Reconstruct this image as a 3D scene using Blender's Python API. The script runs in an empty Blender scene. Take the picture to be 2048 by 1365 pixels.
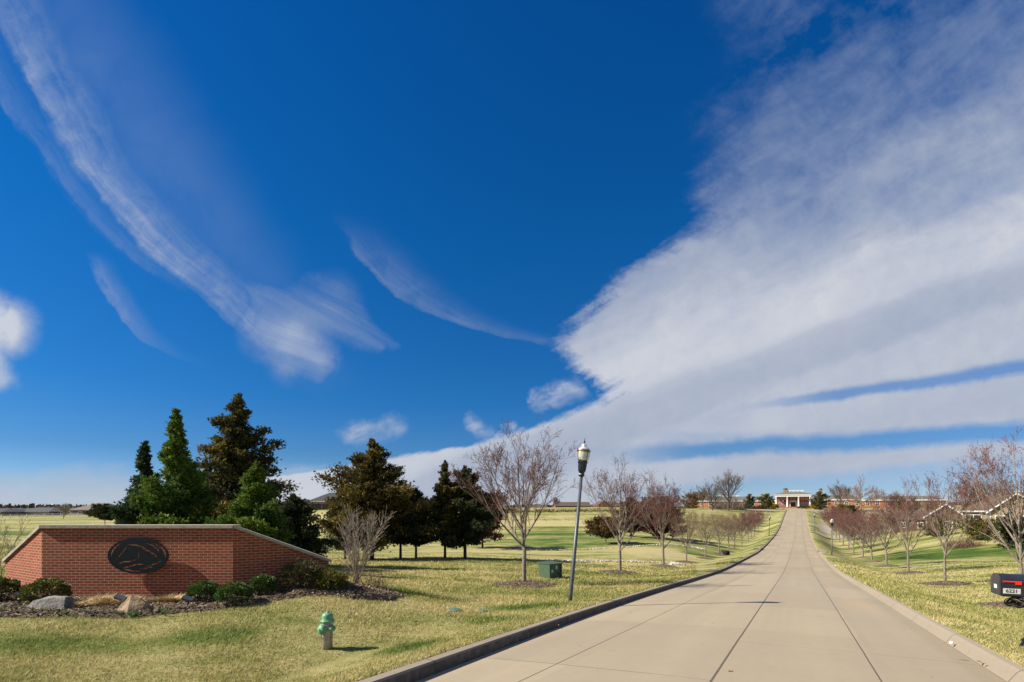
import bpy, bmesh, math, random
import numpy as np
from mathutils import Vector, Matrix
R = math.radians
C = bpy.context.scene.collection
scene = bpy.context.scene

# ---------------------------------------------------------------- camera
cam_d = bpy.data.cameras.new("camera")
cam_d.lens = 18.0; cam_d.sensor_width = 36.0; cam_d.sensor_fit = 'HORIZONTAL'
cam_d.shift_y = (1012 - 682.5) / 2048.0
cam_d.clip_start = 0.05; cam_d.clip_end = 9000
cam = bpy.data.objects.new("camera", cam_d); C.objects.link(cam)
cam.location = (0, 0, 0); cam.rotation_euler = (R(90), 0, 0)
scene.camera = cam
scene.view_settings.view_transform = 'Standard'
scene.view_settings.look = 'None'
scene.view_settings.gamma = 1
scene.view_settings.exposure = 1.0

SUN_EL, SUN_AZ = R(38), R(264)            # azimuth clockwise from +Y
sun_d = bpy.data.lights.new("sun", 'SUN'); sun_d.energy = 4.5; sun_d.angle = R(0.5)
sun_d.color = (1.0, 0.90, 0.75)
sun = bpy.data.objects.new("sun", sun_d); C.objects.link(sun)
sdir = Vector((math.sin(SUN_AZ) * math.cos(SUN_EL), math.cos(SUN_AZ) * math.cos(SUN_EL), math.sin(SUN_EL)))
sun.rotation_euler = sdir.to_track_quat('Z', 'Y').to_euler()
sun.location = (-40, -10, 60)

# ---------------------------------------------------------------- node expression helper
class E:
    """a socket of a node tree with arithmetic"""
    def __init__(s, nt, sock): s.nt, s.s = nt, sock
    def _m(s, op, *a, clamp=False):
        n = s.nt.nodes.new('ShaderNodeMath'); n.operation = op; n.use_clamp = clamp
        for i, v in enumerate((s,) + a):
            if isinstance(v, E): s.nt.links.new(v.s, n.inputs[i])
            else: n.inputs[i].default_value = v
        return E(s.nt, n.outputs[0])
    def __add__(s, o): return s._m('ADD', o)
    __radd__ = __add__
    def __sub__(s, o): return s._m('SUBTRACT', o)
    def __rsub__(s, o): return (s * -1.0) + o
    def __mul__(s, o): return s._m('MULTIPLY', o)
    __rmul__ = __mul__
    def __truediv__(s, o): return s._m('DIVIDE', o)
    def mx(s, o): return s._m('MAXIMUM', o)
    def mn(s, o): return s._m('MINIMUM', o)
    def abs(s): return s._m('ABSOLUTE')
    def sqrt(s): return s._m('SQRT')
    def pw(s, o): return s._m('POWER', o)
    def ma(s, a, b): return s._m('MULTIPLY_ADD', a, b)
    def clamp(s): return s._m('ADD', 0.0, clamp=True)
    def sst(s, a, b, c=0.0, d=1.0):
        n = s.nt.nodes.new('ShaderNodeMapRange'); n.interpolation_type = 'SMOOTHSTEP'
        s.nt.links.new(s.s, n.inputs[0])
        for i, v in enumerate((a, b, c, d)): n.inputs[i + 1].default_value = v
        return E(s.nt, n.outputs[0])
def xyz(nt, x, y, z):
    n = nt.nodes.new('ShaderNodeCombineXYZ')
    for i, v in enumerate((x, y, z)):
        if isinstance(v, E): nt.links.new(v.s, n.inputs[i])
        else: n.inputs[i].default_value = v
    return E(nt, n.outputs[0])
def sep(nt, v):
    n = nt.nodes.new('ShaderNodeSeparateXYZ'); nt.links.new(v.s, n.inputs[0])
    return [E(nt, o) for o in n.outputs]
def noise(nt, v, scale, detail=4, rough=.55, dist=0.0):
    n = nt.nodes.new('ShaderNodeTexNoise'); nt.links.new(v.s, n.inputs['Vector'])
    n.inputs['Scale'].default_value = scale; n.inputs['Detail'].default_value = detail
    n.inputs['Roughness'].default_value = rough; n.inputs['Distortion'].default_value = dist
    return E(nt, n.outputs['Fac'])
def mix(nt, f, a, b, mode='MIX'):
    n = nt.nodes.new('ShaderNodeMix'); n.data_type = 'RGBA'; n.blend_type = mode; n.clamp_factor = True
    for idx, v in ((0, f), (6, a), (7, b)):
        if isinstance(v, E): nt.links.new(v.s, n.inputs[idx])
        elif idx == 0: n.inputs[0].default_value = v
        else: n.inputs[idx].default_value = (*v, 1)
    return E(nt, n.outputs[2])
def curve(nt, f, pts):
    n = nt.nodes.new('ShaderNodeFloatCurve'); nt.links.new(f.s, n.inputs['Value'])
    c = n.mapping.curves[0]
    c.points[0].location = pts[0]; c.points[1].location = pts[-1]
    for p in pts[1:-1]: c.points.new(*p)
    n.mapping.update()
    return E(nt, n.outputs[0])
def ramp(nt, f, pts, interp='LINEAR'):
    n = nt.nodes.new('ShaderNodeValToRGB'); nt.links.new(f.s, n.inputs[0]); cr = n.color_ramp
    cr.interpolation = interp
    cr.elements[0].position = pts[0][0]; cr.elements[0].color = (*pts[0][1], 1)
    cr.elements[1].position = pts[-1][0]; cr.elements[1].color = (*pts[-1][1], 1)
    for p, c in pts[1:-1]:
        e = cr.elements.new(p); e.color = (*c, 1)
    return E(nt, n.outputs[0])

# ---------------------------------------------------------------- world
def build_world():
    w = bpy.data.worlds.new("World"); scene.world = w; w.use_nodes = True
    nt = w.node_tree; nt.nodes.clear()
    out = nt.nodes.new('ShaderNodeOutputWorld'); bg = nt.nodes.new('ShaderNodeBackground')
    nt.links.new(bg.outputs[0], out.inputs[0])
    sky = nt.nodes.new('ShaderNodeTexSky'); sky.sky_type = 'NISHITA'; sky.sun_disc = False
    sky.sun_elevation = SUN_EL; sky.sun_rotation = SUN_AZ
    sky.air_density = 1.0; sky.dust_density = 0.1; sky.ozone_density = 2.0
    bg.inputs[1].default_value = 0.05
    tc = nt.nodes.new('ShaderNodeTexCoord'); v = E(nt, tc.outputs['Generated'])
    x, y, z = sep(nt, v)
    yy = y.mx(0.12)
    # cloud chart: compass bearing and height of a view direction, in units of 1/1024 of a 45 degree tangent
    U = (x / yy) * 1024.0 + 1024.0
    V = (z / yy) * -1024.0 + 1012.0
    P = xyz(nt, U * 0.001, V * 0.001, 0.0)
    n1 = noise(nt, P, 6.0, 7, .6, .3) - 0.5
    n2 = noise(nt, P, 22.0, 6, .62, .6) - 0.5
    big = noise(nt, P, 2.6, 4, .55) - 0.5
    # fibres that run with the wind: (rotated, stretched noise)
    def fib(ang, sx, sy, det=5):
        c, s = math.cos(R(ang)), math.sin(R(ang))
        a = (U * c + V * s) * 0.001; b = (V * c - U * s) * 0.001
        return noise(nt, xyz(nt, a * sx, b * sy, 3.3), 1.0, det, .6, .25) - 0.5
    f_dn = fib(50, 2.2, 26, 6); f_up = fib(-24, 1.6, 8, 6); f_low = fib(-8, 1.2, 22); f_up2 = fib(-38, 2.5, 7, 6)
    Uw = U + n1 * 90.0 + n2 * 34.0
    Vw = V + (noise(nt, xyz(nt, U * .001, V * .001, 7.7), 6.0, 7, .6, .3) - .5) * 90.0 + n2 * 20.0
    def seg(x0, y0, x1, y1, w0, w1, amp0, amp1, warp=1.0):
        dx, dy = x1 - x0, y1 - y0; L2 = dx * dx + dy * dy; L = math.sqrt(L2)
        px, py = (Uw if warp else U) - x0, (Vw if warp else V) - y0
        t = (px * (dx / L2) + py * (dy / L2)).clamp()
        ex, ey = px - t * dx, py - t * dy
        d = (ex * ex + ey * ey).sqrt()
        w = t * (w1 - w0) + w0
        g = (d / w).sst(0.0, 1.0, 1.0, 0.0)
        return g * (t * (amp1 - amp0) + amp0)
    def line(pts, warp=1.0):
        r = None
        for a, b in zip(pts[:-1], pts[1:]):
            s = seg(a[0], a[1], b[0], b[1], a[2], b[2], a[3], b[3], warp)
            r = s if r is None else r.mx(s)
        return r
    def plume(path, wl, wr, amp, fs, sd):
        # a fall streak: crisp on its lower left, combed out on its upper right, fibres running along it
        vq = (V / 1100.0).clamp(); wob = n1 * 60.0 + n2 * 22.0
        u0 = curve(nt, vq, [(q / 1100.0, p / 2048.0) for p, q in path]) * 2048.0
        slope = (path[-1][0] - path[0][0]) / (path[-1][1] - path[0][1]); k = 1.0 / math.sqrt(1 + slope * slope)
        d = (U - u0 + wob) * k
        fb = noise(nt, xyz(nt, d * fs, V * (fs * .11), sd), 1.0, 6, .62, .35) - .5
        fl = noise(nt, xyz(nt, d * fs * 3.2, V * (fs * .2), sd + 4), 1.0, 4, .6, .2) - .5
        e = d + fb * 26.0
        body = (e / wl).sst(-1.0, 0.0) * (e / wr).sst(0.0, 1.0, 1.0, 0.0)
        A = curve(nt, vq, [(q / 1100.0, a) for q, a in amp])
        return (body * A * (1.0 + fb * 1.9 + fl * 1.2 + n2 * 2.0 + n1 * .8)).mx(0)
    left = plume([(-10, 0), (40, 100), (92, 200), (150, 310), (225, 400), (315, 500), (452, 620), (560, 720), (640, 800), (900, 1100)], 26.0, 120.0,
                 [(0, .30), (200, .38), (400, .38), (560, .36), (640, .34), (715, .18), (770, .02), (1100, 0)], .03, 1.0)
    left = left.mx(plume([(-80, 0), (-20, 150), (80, 300), (150, 400), (290, 530), (420, 620), (900, 1100)], 14.0, 60.0, [(0, .12), (250, .14), (520, .10), (600, 0), (1100, 0)], .05, 9.0))
    knot = line([(525, 660, 70, .42), (590, 690, 85, .62), (640, 720, 55, .5)]) * (1.0 + fib(20, 2, 30, 6) * 1.6)
    left = left.mx(knot.mx(0))
    fan = line([(520, 590, 40, .16), (650, 620, 90, .36), (760, 690, 22, .2)]).mx(line([(640, 560, 22, .1), (700, 620, 30, .26), (790, 690, 16, .12)]))
    thin = plume([(150, 450), (196, 540), (250, 630), (320, 700), (420, 740), (900, 1100)], 8.0, 34.0, [(0, 0), (500, 0), (545, .24), (640, .18), (700, .06), (740, 0), (1100, 0)], .06, 5.0)
    haze_l = line([(120, 40, 190, .12), (330, 330, 170, .13), (520, 560, 120, .08)])
    mid = plume([(640, 400), (690, 470), (752, 545), (860, 625), (1000, 672), (1090, 690), (1200, 760)], 8.0, 66.0, [(0, 0), (420, 0), (490, .10), (545, .17), (620, .14), (665, .13), (700, .05), (740, 0), (1100, 0)], .06, 7.0)
    blob = line([(-80, 640, 120, 1.3), (15, 655, 75, 1.2)]).mx(line([(-40, 700, 80, 1.0), (8, 760, 42, .7)]))
    spots = line([(700, 862, 34, .55), (800, 845, 26, .35)]).mx(line([(950, 835, 22, .42), (980, 858, 26, .4)])) \
        .mx(line([(1080, 800, 26, .5), (1150, 775, 34, .5)])).mx(line([(1020, 850, 16, .4), (1024, 858, 16, .35)]))
    wisps = (left + fan * (fib(28, 2.5, 40, 6) * 2.8 + .85).mx(0) * (1.0 - left)).mx(mid).mx(thin).mx(haze_l * (1.0 + n1 * 2.0).mx(0))
    wisps = wisps.mx((blob * (1.0 + n2 * 1.6 + n1 * .8)).clamp() * 0.92).mx((spots * (n2 * 2.5 + fib(-20, 6, 40, 6) * 3.0 + .9)).mx(0))
    # the bank on the right: left limit for each height
    vv = (V / 1100.0).clamp()
    lim = [(0, 1440), (100, 1450), (200, 1430), (300, 1405), (380, 1385), (450, 1390), (500, 1320), (550, 1215), (600, 1175), (650, 1130), (690, 1100),
           (720, 1145), (760, 1170), (790, 1190), (825, 1130), (860, 1040), (885, 960), (900, 860), (920, 740), (940, 640), (960, 480), (1012, 300), (1100, 300)]
    xb = curve(nt, vv, [(p / 1100.0, q / 2048.0) for p, q in lim]) * 2048.0
    soft = curve(nt, vv, [(0, .9), (.3, .8), (.42, .6), (.5, .4), (.7, .36), (.8, .35), (1, .6)]) * 150.0
    n3 = noise(nt, P, 55.0, 6, .65, .9) - 0.5
    f_e = fib(-32, 3.5, 16, 7); f_e2 = fib(12, 5, 30, 6)
    inside = (((Uw - xb) + f_e * 190.0 + f_e2 * 70.0 + n3 * 40.0) / soft).sst(-0.25, 1.0)
    q = V - 450.0 + (U - 1400.0) * 0.36 + f_up * 150.0 + n1 * 120.0
    dens = curve(nt, (q / 900.0 + 0.5).clamp(), [(0, .09), (.17, .12), (.28, .17), (.37, .25), (.45, .40), (.52, .56), (.6, .74), (.72, .88), (1, .93)])
    dens = dens + (f_up2 * 1.2 + n1 * .6 + n2 * .3) * curve(nt, vv, [(0, .85), (.36, .75), (.5, .42), (.7, .2), (1, .08)])
    # blue slits between the layers near the horizon
    def slit(yl, x0, wide, a):
        d = ((Vw * .35 + V * .65) - yl).abs()
        return ((d / wide) + f_low * .9 + n2 * .5).sst(0.2, 1.15, a, 0.0) * ((U - x0) / 260.0).sst(0.0, 1.0)
    s1 = slit(815.0 - (U - 1500.0) * 0.145, 1440.0, (U - 1400.0) * 0.022 + 8.0, .7)
    s2 = slit(893.0 - (U - 1500.0) * 0.05, 1150.0, (U - 1200.0) * 0.004 + 24.0, .9)
    s3 = slit(990.0 - (U - 1500.0) * 0.065, 1130.0, (U - 1100.0) * 0.012 + 36.0, .97)
    s4 = (1.0 - ((U - 1330.0) / 300.0).sst(0, 1)) * slit(872.0, 1240.0, 14.0, .4)
    bank = inside * dens * (1.0 - s1) * (1.0 - s2) * (1.0 - s3) * (1.0 - s4)
    lowl = (Vw + f_low * 60.0).sst(925.0, 985.0) * (1.0 - (U / 1150.0).sst(.55, 1.0)) * 0.62
    lowr = ((V + f_low * 40.0).sst(900.0, 960.0)) * (1.0 - ((V - 935.0) / 60.0).sst(0.0, 1.0)) * (U / 1000.0).sst(1.0, 1.25) * 0.45
    D = (wisps.mx(bank).mx(lowl).mx(lowr)).clamp()
    # other half of the sky, behind the viewer: unseen cloud, thickened and whitened to cut blue ambient light
    back = noise(nt, v, 3.0, 6, .6, .4).sst(.4, .65) * 0.8
    fr = y.sst(0.12, 0.3)
    D = D * fr + back * (1.0 - fr)
    # clear sky: physically based, deepened like a polarised exposure
    el = z.clamp()
    tint = ramp(nt, el, SKY_TINT)
    base = mix(nt, 1.0, mix(nt, 1.0, E(nt, sky.outputs[0]), tint, 'MULTIPLY'), (1.4, 1.4, 1.4), 'MULTIPLY')
    c = V - 700.0 + (U - 1350.0) * 0.36 + f_up * 120.0 + n1 * 60.0
    band = curve(nt, (c / 800.0 + .5).clamp(), [(0, .45), (.25, .5), (.38, .66), (.46, .95), (.52, 1.0), (.59, .55), (.65, .42), (.7, .62), (.78, .66), (.88, .5), (1, .55)])
    shade = (band + f_up * .5 + big * .3 + n2 * .22 - .04).clamp()
    cc = mix(nt, shade, (2.9, 3.55, 4.95), (6.5, 6.7, 7.2))
    cc = mix(nt, ((V + U * .25) / 1012.0).sst(.35, .8), (3.6, 4.4, 6.1), cc)
    cc = mix(nt, left.sst(.3, .75) * .7, cc, (5.2, 5.8, 7.0))
    cc = mix(nt, blob.clamp(), cc, (6.3, 6.6, 7.2))
    cc = mix(nt, fr, (4.6, 4.5, 4.6), cc)
    col = mix(nt, D, base, cc)
    nt.links.new(col.s, bg.inputs[0])
SKY_TINT = [(0.0, (.40, .55, .95)), (.03, (.30, .46, .80)), (.093, (.155, .345, .62)), (.194, (.072, .345, .66)), (.447, (.028, .385, .76)), (.665, (.018, .37, .79)), (1.0, (.018, .36, .79))]
build_world()
# ---------------------------------------------------------------- materials
def new_mat(name):
    m = bpy.data.materials.new(name); m.use_nodes = True
    nt = m.node_tree; b = nt.nodes['Principled BSDF']
    return m, nt, b
def coords(nt, kind='Object'):
    tc = nt.nodes.new('ShaderNodeTexCoord'); return E(nt, tc.outputs[kind])
def geo_pos(nt):
    return E(nt, nt.nodes.new('ShaderNodeNewGeometry').outputs['Position'])
def setc(nt, b, col): nt.links.new(col.s, b.inputs['Base Color'])
def bump(nt, b, h, strength=.5, dist=.02):
    n = nt.nodes.new('ShaderNodeBump'); n.inputs['Strength'].default_value = strength; n.inputs['Distance'].default_value = dist
    nt.links.new(h.s, n.inputs['Height']); nt.links.new(n.outputs[0], b.inputs['Normal'])
def mat(name, c1, c2=None, scale=4.0, rough=.7, metal=0.0, bmp=0.0, bscale=None, detail=5, contrast=(.35, .65), spec=None, bdist=.02):
    m, nt, b = new_mat(name)
    b.inputs['Roughness'].default_value = rough; b.inputs['Metallic'].default_value = metal
    if spec is not None: b.inputs['Specular IOR Level'].default_value = spec
    c2 = c2 or tuple(x * .7 for x in c1)
    v = coords(nt)
    setc(nt, b, mix(nt, noise(nt, v, scale, detail).sst(*contrast), c1, c2))
    if bmp: bump(nt, b, noise(nt, v, bscale or scale * 4, 5), bmp, bdist)
    return m
def attr_mat(name, stops, rough=.8, trans=0.0, nscale=None, spec=.2):
    """colour picked from the real spread of tints by a random value stored per leaf / twig"""
    m, nt, b = new_mat(name)
    a = nt.nodes.new('ShaderNodeAttribute'); a.attribute_name = 'rnd'
    f = E(nt, a.outputs['Fac'])
    col = ramp(nt, f, stops)
    setc(nt, b, col); b.inputs['Roughness'].default_value = rough
    b.inputs['Specular IOR Level'].default_value = spec
    if trans:
        t = nt.nodes.new('ShaderNodeBsdfTranslucent'); nt.links.new(col.s, t.inputs[0])
        mx = nt.nodes.new('ShaderNodeMixShader'); mx.inputs[0].default_value = trans
        nt.links.new(b.outputs[0], mx.inputs[1]); nt.links.new(t.outputs[0], mx.inputs[2])
        nt.links.new(mx.outputs[0], nt.nodes['Material Output'].inputs[0])
    return m

# ---------------------------------------------------------------- mesh builder
class MB:
    def __init__(s): s.v, s.f, s.mi, s.sm = [], [], [], []
    def add(s, vs, fs, smooth=False, mi=0):
        o = len(s.v); s.v += [tuple(v) for v in vs]
        for f in fs: s.f.append(tuple(i + o for i in f)); s.mi.append(mi); s.sm.append(smooth)
        return s
    def box(s, x0, y0, z0, x1, y1, z1, mi=0):
        return s.add([(x0, y0, z0), (x1, y0, z0), (x1, y1, z0), (x0, y1, z0), (x0, y0, z1), (x1, y0, z1), (x1, y1, z1), (x0, y1, z1)],
                     [(0, 3, 2, 1), (4, 5, 6, 7), (0, 1, 5, 4), (1, 2, 6, 5), (2, 3, 7, 6), (3, 0, 4, 7)], mi=mi)
    def rbox(s, x0, y0, z0, x1, y1, z1, r=.01, mi=0):
        bm = bmesh.new(); bmesh.ops.create_cube(bm, size=1)
        for v in bm.verts: v.co = Vector(((x0 + x1) / 2 + v.co.x * (x1 - x0), (y0 + y1) / 2 + v.co.y * (y1 - y0), (z0 + z1) / 2 + v.co.z * (z1 - z0)))
        bmesh.ops.bevel(bm, geom=bm.edges[:] + bm.verts[:], offset=r, segments=2, affect='EDGES', profile=.7)
        bm.verts.index_update()
        s.add([v.co[:] for v in bm.verts], [[v.index for v in f.verts] for f in bm.faces], mi=mi); bm.free(); return s
    def prism(s, poly, y0, y1, mi=0, axis='y'):
        n = len(poly)
        if axis == 'y': a = [(p[0], y0, p[1]) for p in poly]; b = [(p[0], y1, p[1]) for p in poly]
        elif axis == 'x': a = [(y0, p[0], p[1]) for p in poly]; b = [(y1, p[0], p[1]) for p in poly]
        else: a = [(p[0], p[1], y0) for p in poly]; b = [(p[0], p[1], y1) for p in poly]
        fs = [tuple(range(n)), tuple(range(2 * n - 1, n - 1, -1))] + [(i + n, (i + 1) % n + n, (i + 1) % n, i) for i in range(n)]
        return s.add(a + b, fs, mi=mi)
    def lathe(s, prof, n=24, c=(0, 0, 0), M=None, smooth=True, mi=0, flute=0.0):
        vs, fs = [], []
        for r, z in prof:
            for i in range(n):
                rr = r * (1 - flute * (i % 2)); a = 2 * math.pi * i / n
                p = Vector((rr * math.cos(a), rr * math.sin(a), z))
                if M is not None: p = M @ p
                vs.append(p + Vector(c))
        k = len(prof)
        for j in range(k - 1):
            for i in range(n):
                a, b = j * n + i, j * n + (i + 1) % n
                fs.append((a, b, b + n, a + n))
        fs.append(tuple(range(n - 1, -1, -1))); fs.append(tuple(range((k - 1) * n, k * n)))
        return s.add(vs, fs, smooth, mi)
    def tube(s, pts, rad, n=8, smooth=True, mi=0):
        pts = [Vector(p) for p in pts]
        if not hasattr(rad, '__len__'): rad = [rad] * len(pts)
        vs, fs = [], []; up = None
        for i, p in enumerate(pts):
            d = (pts[min(i + 1, len(pts) - 1)] - pts[max(i - 1, 0)]).normalized()
            if up is None: up = d.orthogonal().normalized()
            up = (up - d * up.dot(d)).normalized(); w = d.cross(up)
            for k in range(n):
                a = 2 * math.pi * k / n
                vs.append(p + (up * math.cos(a) + w * math.sin(a)) * rad[i])
        for j in range(len(pts) - 1):
            for i in range(n):
                a, b = j * n + i, j * n + (i + 1) % n
                fs.append((a, b, b + n, a + n))
        fs.append(tuple(range(n - 1, -1, -1))); fs.append(tuple(range((len(pts) - 1) * n, len(pts) * n)))
        return s.add(vs, fs, smooth, mi)
    def build(s, name, m, parent=None, loc=(0, 0, 0), rz=0.0):
        me = bpy.data.meshes.new(name); me.from_pydata(s.v, [], s.f)
        for x in (m if isinstance(m, (list, tuple)) else [m]): me.materials.append(x)
        me.polygons.foreach_set('material_index', s.mi); me.polygons.foreach_set('use_smooth', s.sm); me.update()
        return link(name, me, parent, loc, rz)
def link(name, me, parent=None, loc=(0, 0, 0), rz=0.0):
    o = bpy.data.objects.new(name, me); C.objects.link(o)
    o.location = loc; o.rotation_euler = (0, 0, rz)
    if parent: o.parent = parent
    return o
def np_mesh(name, V, F, mats, rnd=None, mi=None, smooth=False, parent=None, loc=(0, 0, 0)):
    """V (n,3), F (m,k) arrays"""
    me = bpy.data.meshes.new(name); m, k = F.shape
    me.vertices.add(len(V)); me.vertices.foreach_set('co', V.astype(np.float32).ravel())
    me.loops.add(m * k); me.loops.foreach_set('vertex_index', F.astype(np.int32).ravel())
    me.polygons.add(m); me.polygons.foreach_set('loop_start', np.arange(m, dtype=np.int32) * k)
    if mi is not None: me.polygons.foreach_set('material_index', mi.astype(np.int32))
    me.polygons.foreach_set('use_smooth', np.full(m, smooth))
    for x in (mats if isinstance(mats, (list, tuple)) else [mats]): me.materials.append(x)
    if rnd is not None:
        a = me.attributes.new('rnd', 'FLOAT', 'FACE'); a.data.foreach_set('value', rnd.astype(np.float32))
    me.update(calc_edges=True)
    return link(name, me, parent, loc)
def tag(o, label=None, cat=None, group=None, kind=None):
    if label: o['label'] = label
    if cat: o['category'] = cat
    if group: o['group'] = group
    if kind: o['kind'] = kind
    return o
def empty(name, loc, label, cat, group=None, rz=0.0):
    o = bpy.data.objects.new(name, None); C.objects.link(o); o.empty_display_size = .2
    o.location = loc; o.rotation_euler = (0, 0, rz)
    return tag(o, label, cat, group)
def copy_tree(o, parent=None):
    c = o.copy(); C.objects.link(c); c.parent = parent
    for ch in [x for x in C.objects if x.parent is o]: copy_tree(ch, c)
    return c

# ---------------------------------------------------------------- the lie of the land
HD = math.atan2(574, 1024)                       # the road runs 29 degrees right of north (+Y)
SH, CH = math.sin(HD), math.cos(HD)
P0 = (-1.455, 0.0); HW = 3.52                    # road origin, half width
def st(x, y): return (x - P0[0]) * SH + y * CH, (x - P0[0]) * CH - y * SH
def xy(s, t): return P0[0] + s * SH + t * CH, s * CH - t * SH
_pr = np.array([(-60, 3.0), (-20, .2), (0, -1.6), (7.8, -2.28), (16, -2.97), (28.5, -4.05), (36, -4.64), (54.4, -5.62), (71.9, -6.4), (92.8, -6.72),
                (115, -6.85), (135, -6.6), (158, -5.7), (180, -4.4), (205, -3.1), (230, -2.0), (262, -1.2), (330, -1.0), (4000, -1)], float)
_ps = _pr[:, 0] / CH; _pz = _pr[:, 1]
def _pchip(xq, x, y):
    h = np.diff(x); d = np.diff(y) / h; m = np.zeros_like(y)
    for i in range(1, len(x) - 1):
        if d[i - 1] * d[i] > 0:
            w1, w2 = 2 * h[i] + h[i - 1], h[i] + 2 * h[i - 1]; m[i] = (w1 + w2) / (w1 / d[i - 1] + w2 / d[i])
    m[0], m[-1] = d[0], d[-1]
    i = np.clip(np.searchsorted(x, xq) - 1, 0, len(x) - 2); t = np.clip((xq - x[i]) / h[i], 0, 1)
    return (y[i] * (1 + 2 * t) * (1 - t) ** 2 + h[i] * m[i] * t * (1 - t) ** 2 + y[i + 1] * t * t * (3 - 2 * t) + h[i] * m[i + 1] * t * t * (t - 1))
def road_z(s, t=0.0): return _pchip(np.asarray(s, float) * CH - np.asarray(t, float) * SH, _pr[:, 0], _pz)   # falls gently to the left gutter
def inset(s): return .70 * np.exp(-(np.maximum(s, 5.0) - 5.0) / 9.0)      # the near left kerb bears in towards the road
def tshift(s, t):
    s, t = np.asarray(s, float), np.asarray(t, float); a = -t
    w = sstep(a, 1.0, HW - .4) * (1 - sstep(a, HW + .4, HW + 6)); return t + inset(s) * w
def sstep(v, a, b):
    t = np.clip((v - a) / (b - a), 0, 1); return t * t * (3 - 2 * t)
ctl = [(1048,1172,22),(1240,1147,33.8),(1327,1134,44.6),(1373,1125.6,53.7),(1411,1118,64.6),(1438,1110,75.5),(1457,1104,85.7),(1469,1099,94),(1484,1091,105.6),
 (1496,1083.6,118),(1503,1079,127),(1516,1069,147),(2041,1212,22),(1890,1169,33.3),(1816.6,1147,44.6),(1773,1133.5,55.6),(1744,1123.6,66.4),(1726,1116,76),
 (1707,1111,89),(1697,1100,98),(1686,1092,110),(1679,1084,120),(1672,1076.6,131),(1667,1070,140),(85,1196,12.6),(465,1196,12.6),(12,1182,13.7),(655,1176,13.7),
 (655,1300,8.7),(1140,1203,14.9),(0,1365,6.7),(400,1365,6.9),(200,1235,10.5),(713,1172,15.7),(1100,1154,26),(740,1120,44),(830,1118,45),(930,1118,45),
 (900,1200,15.5),(400,1145,24),(100,1143,24),(200,1050,95),(30,1085,50),(300,1095,45),(500,1110,40),(0,1037,175),(100,1034,190),(190,1032,200),(0,1026,300),(150,1025,300),
 (600,1060,100),(640,1020,199),(620,1045,140),(620,1085,75),(560,1022,205),(800,1105,60),(800,1018,195),(1000,1016,200),(1150,1015.5,200),(1240,1015.5,200),
 (1000,1100,66),(1000,1060,120),(1000,1045,145),(1150,1121,50),(1250,1123,50),(1100,1101,68),(1380,1094,78),(1150,1060,120),(1150,1047,142),(1300,1047,145),
 (1300,1016,205),(1300,1075,100),(1420,1040,165),(1420,1018,240),(1500,1017,260),(1587,1017,262),(1587,1016.5,275),(1480,1060,150),(1900,1130,50),(1850,1100,75),(2040,1110,60),
 (1980,1060,88),(1890,1059,110),(1800,1060,125),(1750,1040,180),(1700,1020,240),(1850,1012,260),(2200,1062,80),(2400,1230,15),(2240,1190,22),(2500,1100,50),
 (-200,1180,13),(-400,1100,30),(-300,1050,100)]
for px in (-700, 0, 500, 1000, 1500, 2048, 2800): ctl += [(px, 1016, 700), (px, 1014.5, 1800), (px, 1013.6, 3800)]
ctl += [(1150, 1016.8, 240), (1300, 1016.8, 245), (1000, 1017, 250), (800, 1018, 250)]
for px in (0, 500, 1000, 1300, 1600): ctl.append((px, 1018, 420))
ctl += [(1850, 1013, 420), (2300, 1013, 420)]
cp = [((px - 1024) / 1024 * Y, Y, -(py - 1012) / 1024 * Y) for px, py, Y in ctl]
cp += [(0, -20, -.3), (-30, 0, -2.0), (-30, -20, -1.6), (30, 0, -2.2), (30, -20, -1.2), (-4, 2, -2.05), (6, 2, -1.9), (-8, 0, -2.0), (10, 2, -2.0), (0, -60, 1.5), (-200, -100, -1), (200, -100, -2), (-300, 50, -3), (400, 50, -5)]
cp = np.array(cp)
def _warp(x, y):
    yy = y + 6; r = np.sqrt(x * x + yy * yy) + 3; th = np.arctan2(x, yy)
    return np.stack([th * 1.6, np.log(r)], -1)
def _phi(r2): return .5 * r2 * np.log(r2 + 1e-12)
def _fit():
    p = _warp(cp[:, 0], cp[:, 1]); n = len(p)
    K = _phi(((p[:, None] - p[None]) ** 2).sum(-1)) + np.eye(n) * 2e-4
    Q = np.hstack([np.ones((n, 1)), p]); A = np.block([[K, Q], [Q.T, np.zeros((3, 3))]])
    return p, np.linalg.solve(A, np.concatenate([cp[:, 2], np.zeros(3)]))
_P, _W = _fit()
def _tps(x, y):
    q = _warp(x, y); out = np.zeros(len(q))
    for i in range(0, len(q), 20000):
        s = q[i:i + 20000]; out[i:i + 20000] = _phi(((s[:, None] - _P[None]) ** 2).sum(-1)) @ _W[:-3] + _W[-3] + s @ _W[-2:]
    return out
def gz_arr(x, y):
    x, y = np.asarray(x, float).ravel(), np.asarray(y, float).ravel()
    z = _tps(x, y); s, t = st(x, y); far = s > 262 / CH
    e = np.abs(t) + np.where(t < 0, inset(s), 0); w = sstep(e, HW + .25, HW + 2.2 + 3.3 * sstep(s, 10, 34))
    rz = road_z(s, t) + .14
    z2 = rz * (1 - w) + z * w
    w_end = sstep(s, 255, 285)
    return z2 * (1 - w_end) + z * w_end
def gz(x, y): return float(gz_arr([x], [y])[0])
def at(px, Y, py=None):
    """world point on the ground seen in picture column px at depth Y"""
    x = (px - 1024) / 1024 * Y
    return (x, Y, gz(x, Y))

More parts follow.
